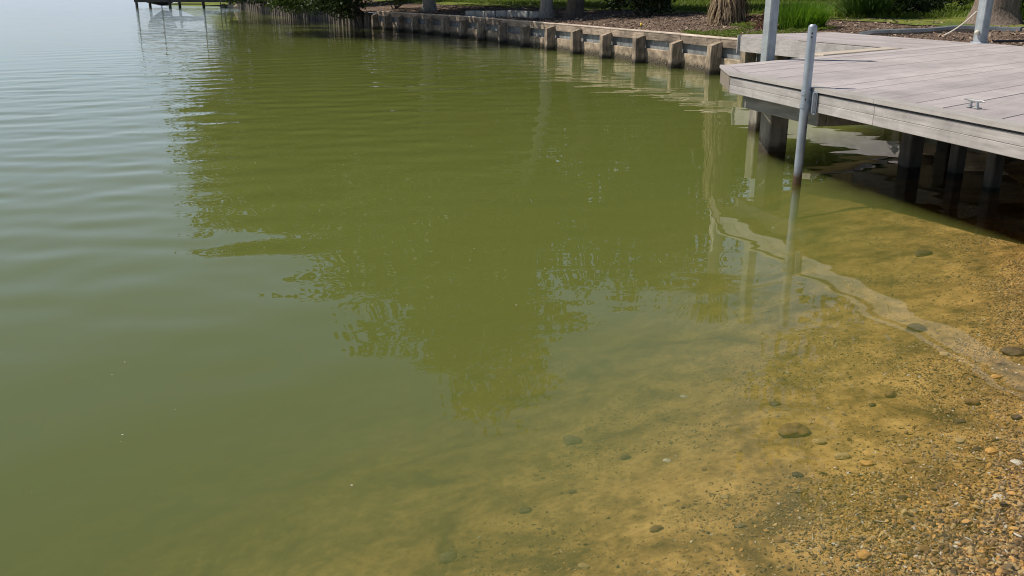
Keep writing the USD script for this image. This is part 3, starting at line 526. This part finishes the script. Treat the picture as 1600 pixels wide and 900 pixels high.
# ------------------------------------------------------------------ plants
def leaves(centres, normals_spread, size, rnd, droop=0.0, narrow=0.55):
    """Leaf quads (two triangles, slightly folded) at the centres."""
    n = len(centres); d = rnd.normal(size=(n, 3)); d /= np.linalg.norm(d, axis=1, keepdims=True); d[:, 2] -= droop; d /= np.linalg.norm(d, axis=1, keepdims=True)
    r = rnd.normal(size=(n, 3)); r[:, 2] *= 0.5; sdir = np.cross(d, r); sdir /= np.linalg.norm(sdir, axis=1, keepdims=True); nn = np.cross(d, sdir)
    L = (size * (0.6 + 0.8 * rnd.random(n)))[:, None]; W = L * narrow
    base, tip = centres, centres + d * L; mid = centres + d * L * 0.5
    l, r_ = mid + sdir * W / 2 + nn * L * 0.12, mid - sdir * W / 2 + nn * L * 0.12
    v = np.stack([base, l, tip, r_], 1).reshape(-1, 3); k = np.arange(n)[:, None] * 4
    return v, np.vstack([k + [0, 1, 2], k + [0, 2, 3]])

def crown_points(rnd, centre, rad, n_clumps, per, clump_r):
    u_ = rnd.normal(size=(n_clumps * 3, 3)); u_ /= np.linalg.norm(u_, axis=1, keepdims=True); rr_ = rnd.random(len(u_)) ** 0.42
    q = u_ * rr_[:, None]; lob = noise(u_ * 2.3 + rnd.random(3) * 50, 5); q = q[(rr_ < 0.62 + 0.75 * (lob - 0.25))][:n_clumps]
    cs = np.asarray(centre) + q * np.asarray(rad)
    pts = np.repeat(cs, per, 0) + rnd.normal(0, 1, (len(cs) * per, 3)) * clump_r * [1, 1, 0.6]
    return pts, cs

def tree(name, label, cat, base, trunk_r, trunk_pts, crown_c, crown_r, bark, leaf, seed, n_clumps=260, per=34, size=0.32, clump_r=0.55, group=None):
    rnd = np.random.default_rng(seed); z0 = bank_point(*base)[0] - 0.1
    t = thing(name, label, cat, group, loc=(base[0], base[1], 0))
    b = np.array([base[0], base[1], 0.0]); tp = [(0, 0, z0), (0, 0, z0 + 0.12), (0.02, 0.02, z0 + 0.45)] + [tuple(p) for p in trunk_pts]
    rad = [trunk_r * 1.75, trunk_r * 1.3, trunk_r * 1.02] + list(np.linspace(trunk_r * 0.95, trunk_r * 0.5, len(trunk_pts)))
    m = tube(tp, rad, 14); v = m.vertices; m.vertices = v + (noise(v * [5, 5, 1.5], seed)[:, None] - 0.5) * trunk_r * 0.35 * [1, 1, 0]
    obj('trunk', m, bark, t, smooth=60)
    if isinstance(crown_c, list):
        vol = [np.prod(q) for q in crown_r]; got = [crown_points(rnd, np.array(c_) - b, q, max(60, int(n_clumps * w_ / sum(vol))), per, clump_r) for c_, q, w_ in zip(crown_c, crown_r, vol)]
        pts, cs = np.vstack([g_[0] for g_ in got]), np.vstack([g_[1] for g_ in got])
    else: pts, cs = crown_points(rnd, np.array(crown_c) - b, crown_r, n_clumps, per, clump_r)
    top_ = np.array(trunk_pts[-1]); lim = []
    for c in cs[rnd.choice(len(cs), min(16, len(cs)), replace=False)]:
        mid = (top_ + c) / 2 + rnd.normal(0, 0.25, 3) + [0, 0, 0.3]; st = np.array(trunk_pts[rnd.integers(max(0, len(trunk_pts) - 2), len(trunk_pts))])
        lim.append(tube([st, (st + mid) / 2, mid, c], [trunk_r * 0.34, trunk_r * 0.26, trunk_r * 0.18, 0.02], 6))
    obj('limb', cat_m(lim), bark, t, smooth=60)
    obj('crown', leaves(pts, None, np.full(len(pts), size), rnd, 0.15), leaf, t)
    return t

tree('shade_tree', 'big spreading shade tree with grey trunk behind the dark stretch of timber wall', 'tree', (-3.75, 42.3), 0.30, [(-0.1, 0, 2.2), (-0.5, -0.1, 4.2), (-1.2, -0.2, 6.5)], [(-6.2, 40.4, 7.2), (-8.5, 38.5, 5.0), (-4.3, 39.5, 10.2)], [(8.4, 6.6, 5.0), (4.5, 4.0, 2.4), (3.8, 3.6, 4.2)], M_bark_grey, M_leaf_mid, 101, 620, 36, 0.34, 0.6)
tree('shade_tree', 'slim pale grey tree trunk at the right end of the low stone edging', 'tree', (1.20, 33.0), 0.23, [(0.02, 0, 2.2), (-0.4, -0.1, 4.2), (-1.6, -0.3, 6.0)], [(-0.7, 33.4, 9.2), (-3.6, 32.6, 5.4)], [(4.1, 3.8, 5.6), (2.7, 3.2, 2.5)], M_bark_grey, M_leaf_mid, 102, 400, 36, 0.30, 0.5)
tree('shade_tree', 'dark brown tree trunk just right of the slim pale grey one', 'tree', (2.15, 32.4), 0.30, [(0.1, 0, 1.8), (0.5, 0.2, 3.2), (0.9, 0.6, 4.3)], (3.2, 33.6, 6.3), (4.4, 3.4, 3.7), M_bark_dark, M_leaf_dark, 103, 200, 34, 0.26, 0.45)
tree('shade_tree', 'leaning tree over the old pile wall beyond the overhanging bush', 'tree', (-9.0, 51.0), 0.30, [(-0.6, 0, 2.4), (-1.8, 0.3, 4.6), (-3.2, 0.6, 6.4)], (-14.2, 54.0, 8.4), (7.0, 6.0, 6.2), M_bark_dark, M_leaf_mid, 104, 360, 34, 0.38, 0.65)
tree('shade_tree', 'distant dark tree above the middle of the old pile wall', 'tree', (-15.5, 67.0), 0.30, [(-0.3, 0, 2.4), (-0.8, 0, 4.6), (-1.5, 0, 7)], (-18.5, 69.0, 8.5), (6.0, 6.0, 7.0), M_bark_dark, M_leaf_dark, 105, 280, 32, 0.42, 0.7)
tree('shade_tree', 'distant tree at the far end of the old pile wall behind the boat shelter', 'tree', (-25.2, 96.0), 0.32, [(-0.2, 0, 2.4), (-0.8, 0, 5), (-1.5, 0, 8)], (-28.0, 97.0, 9.5), (6.5, 6.0, 8.0), M_bark_dark, M_leaf_mid, 106, 280, 32, 0.5, 0.8)
tree('shade_tree', 'thick brown trunk behind the grey post at the right end of the dock', 'tree', (10.75, 20.9), 0.46, [(0.1, 0, 2.2), (0.2, 0.2, 4.2), (0.1, 0.5, 6)], (10.8, 22.3, 9.0), (4.2, 4.0, 4.6), M_bark_brown, M_leaf_mid, 107, 240, 34, 0.30, 0.5)
tree('shade_tree', 'tree farther back on the lawn behind the dark bush', 'tree', (8.0, 46.0), 0.32, [(0, 0, 2.4), (0.2, 0, 4.2), (0.3, 0, 6)], (8.0, 46.5, 9.0), (5.5, 5.0, 5.0), M_bark_dark, M_leaf_dark, 108, 240, 32, 0.36, 0.6)
tree('shade_tree', 'tree on the lawn behind the big spreading shade tree', 'tree', (-2.0, 54.0), 0.32, [(0, 0, 2.4), (0.2, 0, 4.6), (0.3, 0, 7)], (-2.5, 55, 10.0), (6.5, 5.0, 6.0), M_bark_dark, M_leaf_dark, 109, 260, 32, 0.4, 0.65)

bgt = tree('background_tree', 'broad dark low-crowned tree across the lawn, seen left of the big spreading tree', 'tree', (-8.0, 66.0), 0.35, [(0, 0, 2.0), (0.2, 0, 3.5), (0.3, 0, 6)], (-8.0, 66.0, 6.2), (6.2, 4.5, 6.0), M_bark_dark, M_leaf_dark, 110, 330, 32, 0.42, 0.7, group='trees closing the far side of the lawn')
for x, y, a, sc, lab in ((1.5, 68, 40, 1.0, 'broad dark tree across the lawn, seen between the two near trunks'), (11.0, 64, 100, 1.05, 'broad dark tree across the lawn behind the dark bush'), (20.5, 56, 200, 1.0, 'broad dark tree across the lawn behind the shaggy palm'), (27, 45, 260, 0.95, 'broad dark tree on the right behind the yellow-tipped shrub'),
                         (19.5, 35, 310, 0.8, 'broad dark tree behind the lily clump'), (20, 26, 20, 0.85, 'broad dark tree right of the thick brown trunk'), (21, 15, 75, 0.9, 'broad dark tree beyond the land end of the dock'), (-3.4, 73, 130, 1.0, 'broad dark tree filling the gap behind the lawn tree'), (-15.5, 76, 160, 1.0, 'broad dark tree behind the leaning tree'), (12.5, 49, 80, 0.8, 'broad dark tree on the lawn just behind the shaggy palm'), (17.5, 42, 190, 0.8, 'broad dark tree on the lawn left of the thick brown trunk'), (6.2, 73, 220, 1.1, 'broad dark tree at the back, above the dark brown trunk')):
    copy_of(bgt, 'background_tree', lab, 'tree', 'trees closing the far side of the lawn', (x, y, bank_point(x, y)[0] - bank_point(-8.0, 66.0)[0] * sc), a, sc)

def bush(name, label, base, c, r, leaf, seed, n_clumps, per, size, clump_r, droop=0.2, stems=7, cat='bush'):
    rnd = np.random.default_rng(seed); z0 = bank_point(*base)[0] - 0.05; t = thing(name, label, cat, loc=(base[0], base[1], 0)); b = np.array([base[0], base[1], 0])
    pts, cs = crown_points(rnd, np.array(c) - b, r, n_clumps, per, clump_r); pts = pts[pts[:, 2] > 0.06]
    st = [tube([(rnd.normal(0, .06), rnd.normal(0, .06), z0), tuple(k_ * 0.5 + [0, 0, z0 * 0.5 + 0.1]), tuple(k_)], [0.03, 0.022, 0.008], 5) for k_ in cs[rnd.choice(len(cs), min(stems, len(cs)), replace=False)]]
    obj('branch', cat_m(st), M_bark_dark, t, smooth=60); obj('foliage', leaves(pts, None, np.full(len(pts), size), rnd, droop), leaf, t)
bush('bush', 'leafy bush hanging over the wall down to the water where the timber wall ends', (-7.2, 44.8), (-8.35, 44.2, 1.45), (1.7, 1.5, 1.35), M_leaf_mid, 201, 120, 40, 0.15, 0.22)
bush('bush', 'bright green leafy branch reaching out over the old pile wall', (-8.4, 46.6), (-10.2, 44.6, 1.25), (1.5, 0.9, 0.55), M_leaf_lime, 202, 70, 34, 0.15, 0.2)
bush('bush', 'low green bush on top of the old pile wall, left of the bright branch', (-12.4, 57.6), (-13.4, 57.2, 1.65), (3.4, 1.8, 0.85), M_leaf_mid, 203, 130, 34, 0.2, 0.26)
bush('bush', 'dark green bush at the far left end of the old pile wall', (-22.5, 82.0), (-22.9, 80.6, 1.8), (3.2, 2.6, 1.2), M_leaf_mid, 204, 120, 32, 0.26, 0.32)
bush('bush', 'dark green bush on the mulch between the dark trunk and the shaggy palm', (4.2, 29.8), (4.1, 29.8, 1.75), (1.25, 1.1, 0.85), M_leaf_dark, 205, 80, 36, 0.14, 0.16)
bush('bush', 'dark shrub with yellow-green tips in front of the far right trees', (12.2, 28.3), (12.0, 28.2, 1.8), (1.9, 1.4, 0.85), M_leaf_mid, 206, 110, 36, 0.14, 0.17)
bush('bush', 'dark undergrowth between the lily clump and the thick brown trunk', (10.6, 25.6), (10.7, 25.6, 1.5), (1.0, 0.9, 0.55), M_leaf_dark, 207, 60, 34, 0.12, 0.14)
bush('bush', 'shrub right of the thick brown trunk at the picture edge', (12.0, 20.6), (12.1, 20.7, 1.55), (0.8, 0.8, 0.6), M_leaf_mid, 208, 60, 34, 0.12, 0.14)
bush('bush', 'dark green bush spilling over the middle of the old pile wall', (-17.2, 68.5), (-17.9, 68.0, 1.75), (2.8, 2.6, 0.95), M_leaf_dark, 210, 110, 34, 0.22, 0.28)
bush('bush', 'sunlit leaves under the big shade tree at the top of the wall', (-5.6, 45.2), (-5.2, 45.0, 1.5), (1.5, 1.0, 0.4), M_leaf_lime, 209, 26, 30, 0.14, 0.16)

def blades(n, r, h, w, rnd, lean=0.5, arch=0.6, z0=0.0, seg=4):
    """Strap leaves growing from a clump of radius r."""
    V, F = [], []; o = 0
    for _ in range(n):
        a = rnd.uniform(0, 6.283); q = r * math.sqrt(rnd.random()); bx0, by0 = q * math.cos(a), q * math.sin(a); out = rnd.normal(0, 0.7) + a; L = h * rnd.uniform(0.6, 1.1); le = abs(rnd.normal(0, lean)) * (0.4 + q / r)
        dx, dy = math.cos(out), math.sin(out); sx, sy = -dy, dx; ww = w * rnd.uniform(0.7, 1.3)
        for k in range(seg + 1):
            t = k / seg; rad = L * (le * t + arch * le * t * t * 0.6); z = L * (t - arch * le * 0.55 * t * t); wd_ = ww * (1 - t ** 2.2) / 2 + 0.001
            V += [(bx0 + dx * rad + sx * wd_, by0 + dy * rad + sy * wd_, z0 + z), (bx0 + dx * rad - sx * wd_, by0 + dy * rad - sy * wd_, z0 + z)]
        for k in range(seg): i = o + 2 * k; F += [(i, i + 1, i + 3), (i, i + 3, i + 2)]
        o += 2 * (seg + 1)
    return np.array(V), np.array(F)
def clump(name, label, cat, x, y, r, h, w, n, material, seed, lean=0.4, stretch=(1, 1)):
    z = bank_point(x, y)[0] - 0.03; t = thing(name, label, cat, loc=(x, y, z)); rnd = np.random.default_rng(seed)
    v, f = blades(n, r, h, w, rnd, lean); v[:, 0] *= stretch[0]; v[:, 1] *= stretch[1]; obj('blade_tuft', (v, f), material, t, kind='stuff')
    return t
clump('grass_clump', 'tall bright green clump of strap leaves behind the walkway, between the two grey posts', 'plant', 6.75, 21.9, 0.52, 0.66, 0.018, 1200, M_blade, 301, 0.25)
clump('lily_clump', 'darker green arching lily clump right of the bright green one', 'plant', 9.55, 25.2, 0.5, 0.85, 0.035, 420, M_blade_lily, 302, 0.6)
clump('lily_clump', 'yellow-green straggling plant at the right edge, behind the thick brown trunk', 'plant', 12.2, 21.9, 0.4, 0.7, 0.03, 200, M_blade_lily, 303, 0.8)

# shaggy palm: trunk under a skirt of dead fronds, green head above the picture
pz = bank_point(5.75, 24.9)[0] - 0.05; pal = thing('palm', 'shaggy palm with a skirt of dry straw-coloured fronds behind the timber wall', 'palm', loc=(5.75, 24.9, pz)); rnd = np.random.default_rng(401)
obj('trunk', tube([(0, 0, -0.1), (0, 0, 0.25), (0.02, 0, 1.2), (0.05, 0, 2.8), (0.1, 0, 5.4)], [0.36, 0.25, 0.2, 0.19, 0.16], 12), M_rope, pal, smooth=60)
V, F, o = [], [], 0
for _ in range(2600):
    z1 = rnd.uniform(0.25, 3.3); a = rnd.uniform(0, 6.283); L = rnd.uniform(0.5, 1.1); flare = rnd.uniform(0.14, 0.36) * (1.25 if z1 < 1.0 else 1.0 if z1 < 2 else 0.7); r0 = 0.16; w = rnd.uniform(0.025, 0.06); da = rnd.normal(0, 0.25)
    for k in range(5):
        t = k / 4; r = r0 + flare * math.sin(t * 1.9); z = max(z1 - L * t * (0.55 + 0.45 * t), 0.02); aa = a + da * t; c = (r * math.cos(aa), r * math.sin(aa), z); ww = w * (1 - 0.7 * t) / 2
        V += [(c[0] - math.sin(aa) * ww, c[1] + math.cos(aa) * ww, c[2]), (c[0] + math.sin(aa) * ww, c[1] - math.cos(aa) * ww, c[2])]
    for k in range(4): i = o + 2 * k; F += [(i, i + 1, i + 3), (i, i + 3, i + 2)]
    o += 10
obj('dead_frond_skirt', (np.array(V), np.array(F)), M_dead, pal, kind='stuff')
v, f = blades(420, 0.12, 1.15, 0.05, rnd, 0.9, 0.7); v[:, 2] += 5.35; v[:, 0] += 0.1; obj('green_head', (v, f), M_leaf_mid, pal, kind='stuff')
V, F, o = [], [], 0

# fallen leaves right of the palm, low ground cover behind the wall, mulch chips, grass blades on the lawn
quad = lambda L, W: (np.array([(-L / 2, 0, 0), (0, W / 2, 0.12 * L), (L / 2, 0, 0.02 * L), (0, -W / 2, 0.12 * L)]), np.array([(0, 3, 1), (3, 2, 1)]))
def scatter_bank(n, xr, yr, smin, smax, r, mask=None, lift=0.01):
    P = np.column_stack([r.uniform(*xr, n), r.uniform(*yr, n)]); s = side_dist(edge, P); k = (s > smin) & (s < smax)
    if mask is not None: k &= mask(P, s, r)
    P, s = P[k], s[k]; return np.column_stack([P, bank_h(s, P[:, 0], P[:, 1]) + lift])
r_ = np.random.default_rng(501)
pos = scatter_bank(70000, (-8, 17), (11, 46), 0.1, 6.2, r_, lambda P, s, r: (r.random(len(P)) < np.clip((45 - P[:, 1]) / 22, 0.15, 1)))
dk = np.asarray([not foot.buffer(0.05).contains(Point(a, b)) and not wpoly.buffer(0.05).contains(Point(a, b)) for a, b in pos[:, :2]]); pos = pos[dk]
chip = lambda: cbox(1.0, random.uniform(0.35, 0.6), 0.18, 0.05)
instancer('mulch_chips', [(chip(), M_chips[0], False), (chip(), M_chips[0], False), (chip(), M_chips[1], False), (chip(), M_chips[2], False), (chip(), M_chips[2], False)], pos, r_.choice(5, len(pos), p=[.3, .2, .22, .16, .12]), r_.uniform(0.02, 0.075, len(pos)), r_.uniform(0, 6.28, len(pos)), 0.4, label='brown bark chips and dry leaf litter on the bank behind the timber wall', cat='mulch')
pos = scatter_bank(2600, (4.2, 7.4), (19.5, 24.5), 0.35, 3.2, r_, lambda P, s, r: (noise(np.column_stack([P * 1.5, 0 * s]), 9) > 0.42) & (np.hypot(P[:, 0] - 5.75, P[:, 1] - 22.4) < 1.9) & ~shapely.contains_xy(wpoly.buffer(0.1), P[:, 0], P[:, 1]), 0.03)
v, f = leaves(r_.normal(0, 0.05, (9, 3)) * [1, 1, 0.4] + [0, 0, 0.03], None, np.full(9, 0.06), r_, -0.4, 0.6)
v[:, 2] *= 0.4
instancer('ground_cover', [((v, f), M_cover, False)], pos, np.zeros(len(pos), int), r_.uniform(0.6, 1.3, len(pos)), r_.uniform(0, 6.28, len(pos)), 0.2, label='low yellow-green ground cover on the bank above the near end of the timber wall', cat='ground cover')
pos = scatter_bank(2500, (6.0, 7.8), (23.2, 26.2), 0.4, 5.0, r_, lambda P, s, r: r.random(len(P)) < np.exp(-((P[:, 0] - 6.7) ** 2 / 0.15 + (P[:, 1] - 24.6) ** 2 / 0.5)), 0.04)
pos2 = scatter_bank(1200, (5.6, 6.6), (21, 23.4), 0.4, 5.0, r_, lambda P, s, r: r.random(len(P)) < np.exp(-((P[:, 0] - 6.05) ** 2 / 0.05 + (P[:, 1] - 22.3) ** 2 / 0.15)), 0.05); pos = np.vstack([pos, pos2])
instancer('fallen_leaves', [(quad(1, 0.5), M_litter, False), (quad(1, 0.35), M_litter, False)], pos + np.column_stack([0 * pos[:, :2], r_.uniform(0, 0.12, len(pos))]), r_.integers(0, 2, len(pos)), r_.uniform(0.09, 0.2, len(pos)), r_.uniform(0, 6.28, len(pos)), 0.6, label='dry pinkish fallen leaves heaped beside the shaggy palm', cat='leaves')
pos = scatter_bank(26000, (-10, 22), (24, 62), 5.6, 24, r_, None, 0.02)
v, f = blades(9, 0.10, 0.13, 0.016, r_, 0.5, 0.5, 0, 2)
instancer('lawn_grass', [((v, f), M_cover, False)], pos, np.zeros(len(pos), int), r_.uniform(0.7, 1.4, len(pos)), r_.uniform(0, 6.28, len(pos)), 0.1, label='mown lawn grass beyond the mulch under the trees', cat='grass')
fz = bank_point(3.35, 24.6)[0]; fw = thing('flower', 'single small yellow flower at the edge of the mulch above the timber wall', 'flower', loc=(3.38, 24.5, fz))
obj('stem', tube([(0, 0, -0.02), (0.01, 0, 0.08), (0, 0, 0.14)], 0.006, 5), M_blade, fw); obj('bloom', rock(9, 0.06, 0.06, 0.07, 1, 0.3).apply_translation([0, 0, 0.16]), M_flower, fw, smooth=True)

# ------------------------------------------------------------------ garden edging
eb = thing('block_edging', 'low row of rough grey stone blocks left of the slim grey trunk', 'stone edging')
q0, q1 = np.array([-1.75, 36.4]), np.array([1.05, 33.2])
for k in range(7):
    a, b = q0 + (q1 - q0) * (k / 7 + 0.006), q0 + (q1 - q0) * ((k + 1) / 7 - 0.006); z = bank_point(*((a + b) / 2))[0]
    obj('block', beam(v3(a, z + 0.07 + pr.normal(0, 0.008)), v3(b, z + 0.07 + pr.normal(0, 0.008)), 0.2 + 0.02 * pr.random(), 0.30, 0.025), M_block, eb)
kb = thing('garden_kerb', 'curved low concrete edging with a grey-blue liner along its top, behind the dock', 'garden edging')
kp = np.array([(8.15, 19.3), (8.35, 18.9), (8.75, 18.75), (9.15, 18.6), (9.55, 18.35), (9.85, 17.9)]); kp = np.array([(7.45, 19.9), (7.75, 19.55), (8.2, 19.3), (8.7, 19.1), (9.2, 18.9), (9.7, 18.5), (9.95, 18.1)])
kz = np.array([0.86, 0.92, 0.98, 1.01, 1.03, 1.05, 1.05])
tk = np.linspace(0, 6, 37); kp = np.column_stack([np.interp(tk, range(7), kp[:, 0]), np.interp(tk, range(7), kp[:, 1])]); kz = np.interp(tk, range(7), kz) + 0.02 * np.sin(tk * 2.1)
for _ in range(8): kp[1:-1] = 0.25 * kp[:-2] + 0.5 * kp[1:-1] + 0.25 * kp[2:]
def ribbon(path, z, prof):
    d = np.gradient(path, axis=0); d /= np.linalg.norm(d, axis=1, keepdims=True); sd = np.column_stack([d[:, 1], -d[:, 0]]); pr_ = np.array(prof); n_, k_ = len(path), len(pr_)
    v = np.concatenate([path[:, None] + sd[:, None] * pr_[None, :, :1], z[:, None, None] + np.broadcast_to(pr_[None, :, 1:], (n_, k_, 1))], -1).reshape(-1, 3); v += 0.02 * (fbm(v * 4, 3, 71) - 0.5)[:, None]
    i, j = np.meshgrid(np.arange(n_ - 1), np.arange(k_), indexing='ij'); q = np.stack([i * k_ + j, i * k_ + (j + 1) % k_, (i + 1) * k_ + (j + 1) % k_, (i + 1) * k_ + j], -1).reshape(-1, 4)
    m = trimesh.Trimesh(v, np.vstack([q[:, [0, 1, 2]], q[:, [0, 2, 3]], [[0, b_ + 1, b_] for b_ in range(1, k_ - 1)], [[(n_ - 1) * k_, (n_ - 1) * k_ + b_, (n_ - 1) * k_ + b_ + 1] for b_ in range(1, k_ - 1)]]), process=False); m.fix_normals(); return m
obj('kerb', ribbon(kp, kz, [(-0.07, -0.4), (-0.08, -0.03), (-0.05, 0.0), (0.06, 0.0), (0.08, -0.03), (0.08, -0.4)]), M_kerb, kb, smooth=40)
obj('liner', ribbon(kp + [0.06, 0.09], kz + 0.012, [(-0.05, -0.02), (-0.04, 0.004), (0.0, 0.012), (0.10, 0.015), (0.22, 0.0), (0.22, -0.06)]), M_tarp, kb, smooth=50)
cbl = thing('cable', 'black cable lying on the bank at the back right of the dock', 'cable')
obj('line', tube([(8.15, 15.75, 0.93), (8.7, 15.9, 0.93), (9.4, 16.3, 0.95), (10.4, 16.6, 0.98), (11.5, 16.7, 1.02)], 0.022, 7), M_black, cbl, smooth=50)

# ------------------------------------------------------------------ far boat shelter and stones on the far shore
bh = thing('boat_shelter', 'distant dark boat shelter on piles out in the lake at the far left', 'boat shelter')
obj('deck', cat_m([beam((-34.8, 87.4, 0.66), (-24.6, 88.2, 0.66), 1.3, 0.34), ]), M_farwood, bh)
for x, y in ((-34.6, 86.9), (-33.9, 88.3), (-31.6, 87.1), (-31.2, 88.5), (-28.6, 87.4), (-26.2, 87.6)):
    obj('pile', tube([(x, y, -1.6), (x, y, 0.7)], 0.13, 8), M_farwood, bh, smooth=40)
for x, y in ((-34.6, 86.95), (-28.6, 87.45), (-34.2, 92), (-28.6, 92.5)):
    obj('roof_post', tube([(x, y, -1.4), (x, y, 4.0)], 0.045, 8), M_farwood, bh, smooth=40)
obj('rail', cat_m([beam((-31.6, 87.0, 0.32), (-28.5, 87.3, 0.32), 0.08, 0.1), beam((-28.5, 87.3, 0.16), (-25.5, 87.5, 0.22), 0.08, 0.1)]), M_farwood, bh)
obj('roof', trimesh.convex.convex_hull(np.array([(-35.4, 86.2, 4.0), (-27.8, 86.6, 4.0), (-35.4, 93, 4.0), (-27.8, 93, 4.0), (-35, 89.6, 5.0), (-28.2, 89.8, 5.0)])), M_farwood, bh)
bo = thing('boat', 'dark boat hull slung on the lift inside the distant boat shelter', 'boat')
hv = [(-35.0, 90.2, 0.95), (-35.0, 88.6, 0.95), (-30.9, 89.4, 1.1), (-34.6, 89.4, 0.40), (-33.2, 89.4, 0.12), (-32.6, 89.4, 0.16), (-34.9, 90.2, 0.7), (-34.9, 88.6, 0.7), (-31.8, 88.9, 0.7), (-31.8, 89.9, 0.7)]
obj('hull', trimesh.convex.convex_hull(np.array(hv)), M_hull, bo)
for k, (x, y, s_) in enumerate(((-25.9, 86.9, 0.5), (-25.0, 85.9, 0.55), (-24.3, 84.8, 0.45), (-26.9, 87.9, 0.5), (-23.7, 83.6, 0.4), (-25.5, 86.3, 0.35))):
    t = thing('shore_rock', ['pale rock at the waterline of the far lawn, left of the old pile wall', 'largest pale rock where the old pile wall ends', 'rock leaning on the far end of the old pile wall', 'rock nearest the distant boat shelter', 'small rock at the foot of the last old piles', 'small rock between the two biggest far rocks'][k], 'rock', loc=(x, y, 0.08))
    obj('body', rock(60 + k, s_ * 1.4, s_, s_ * 0.9, 2), M_riprap, t, smooth=True)
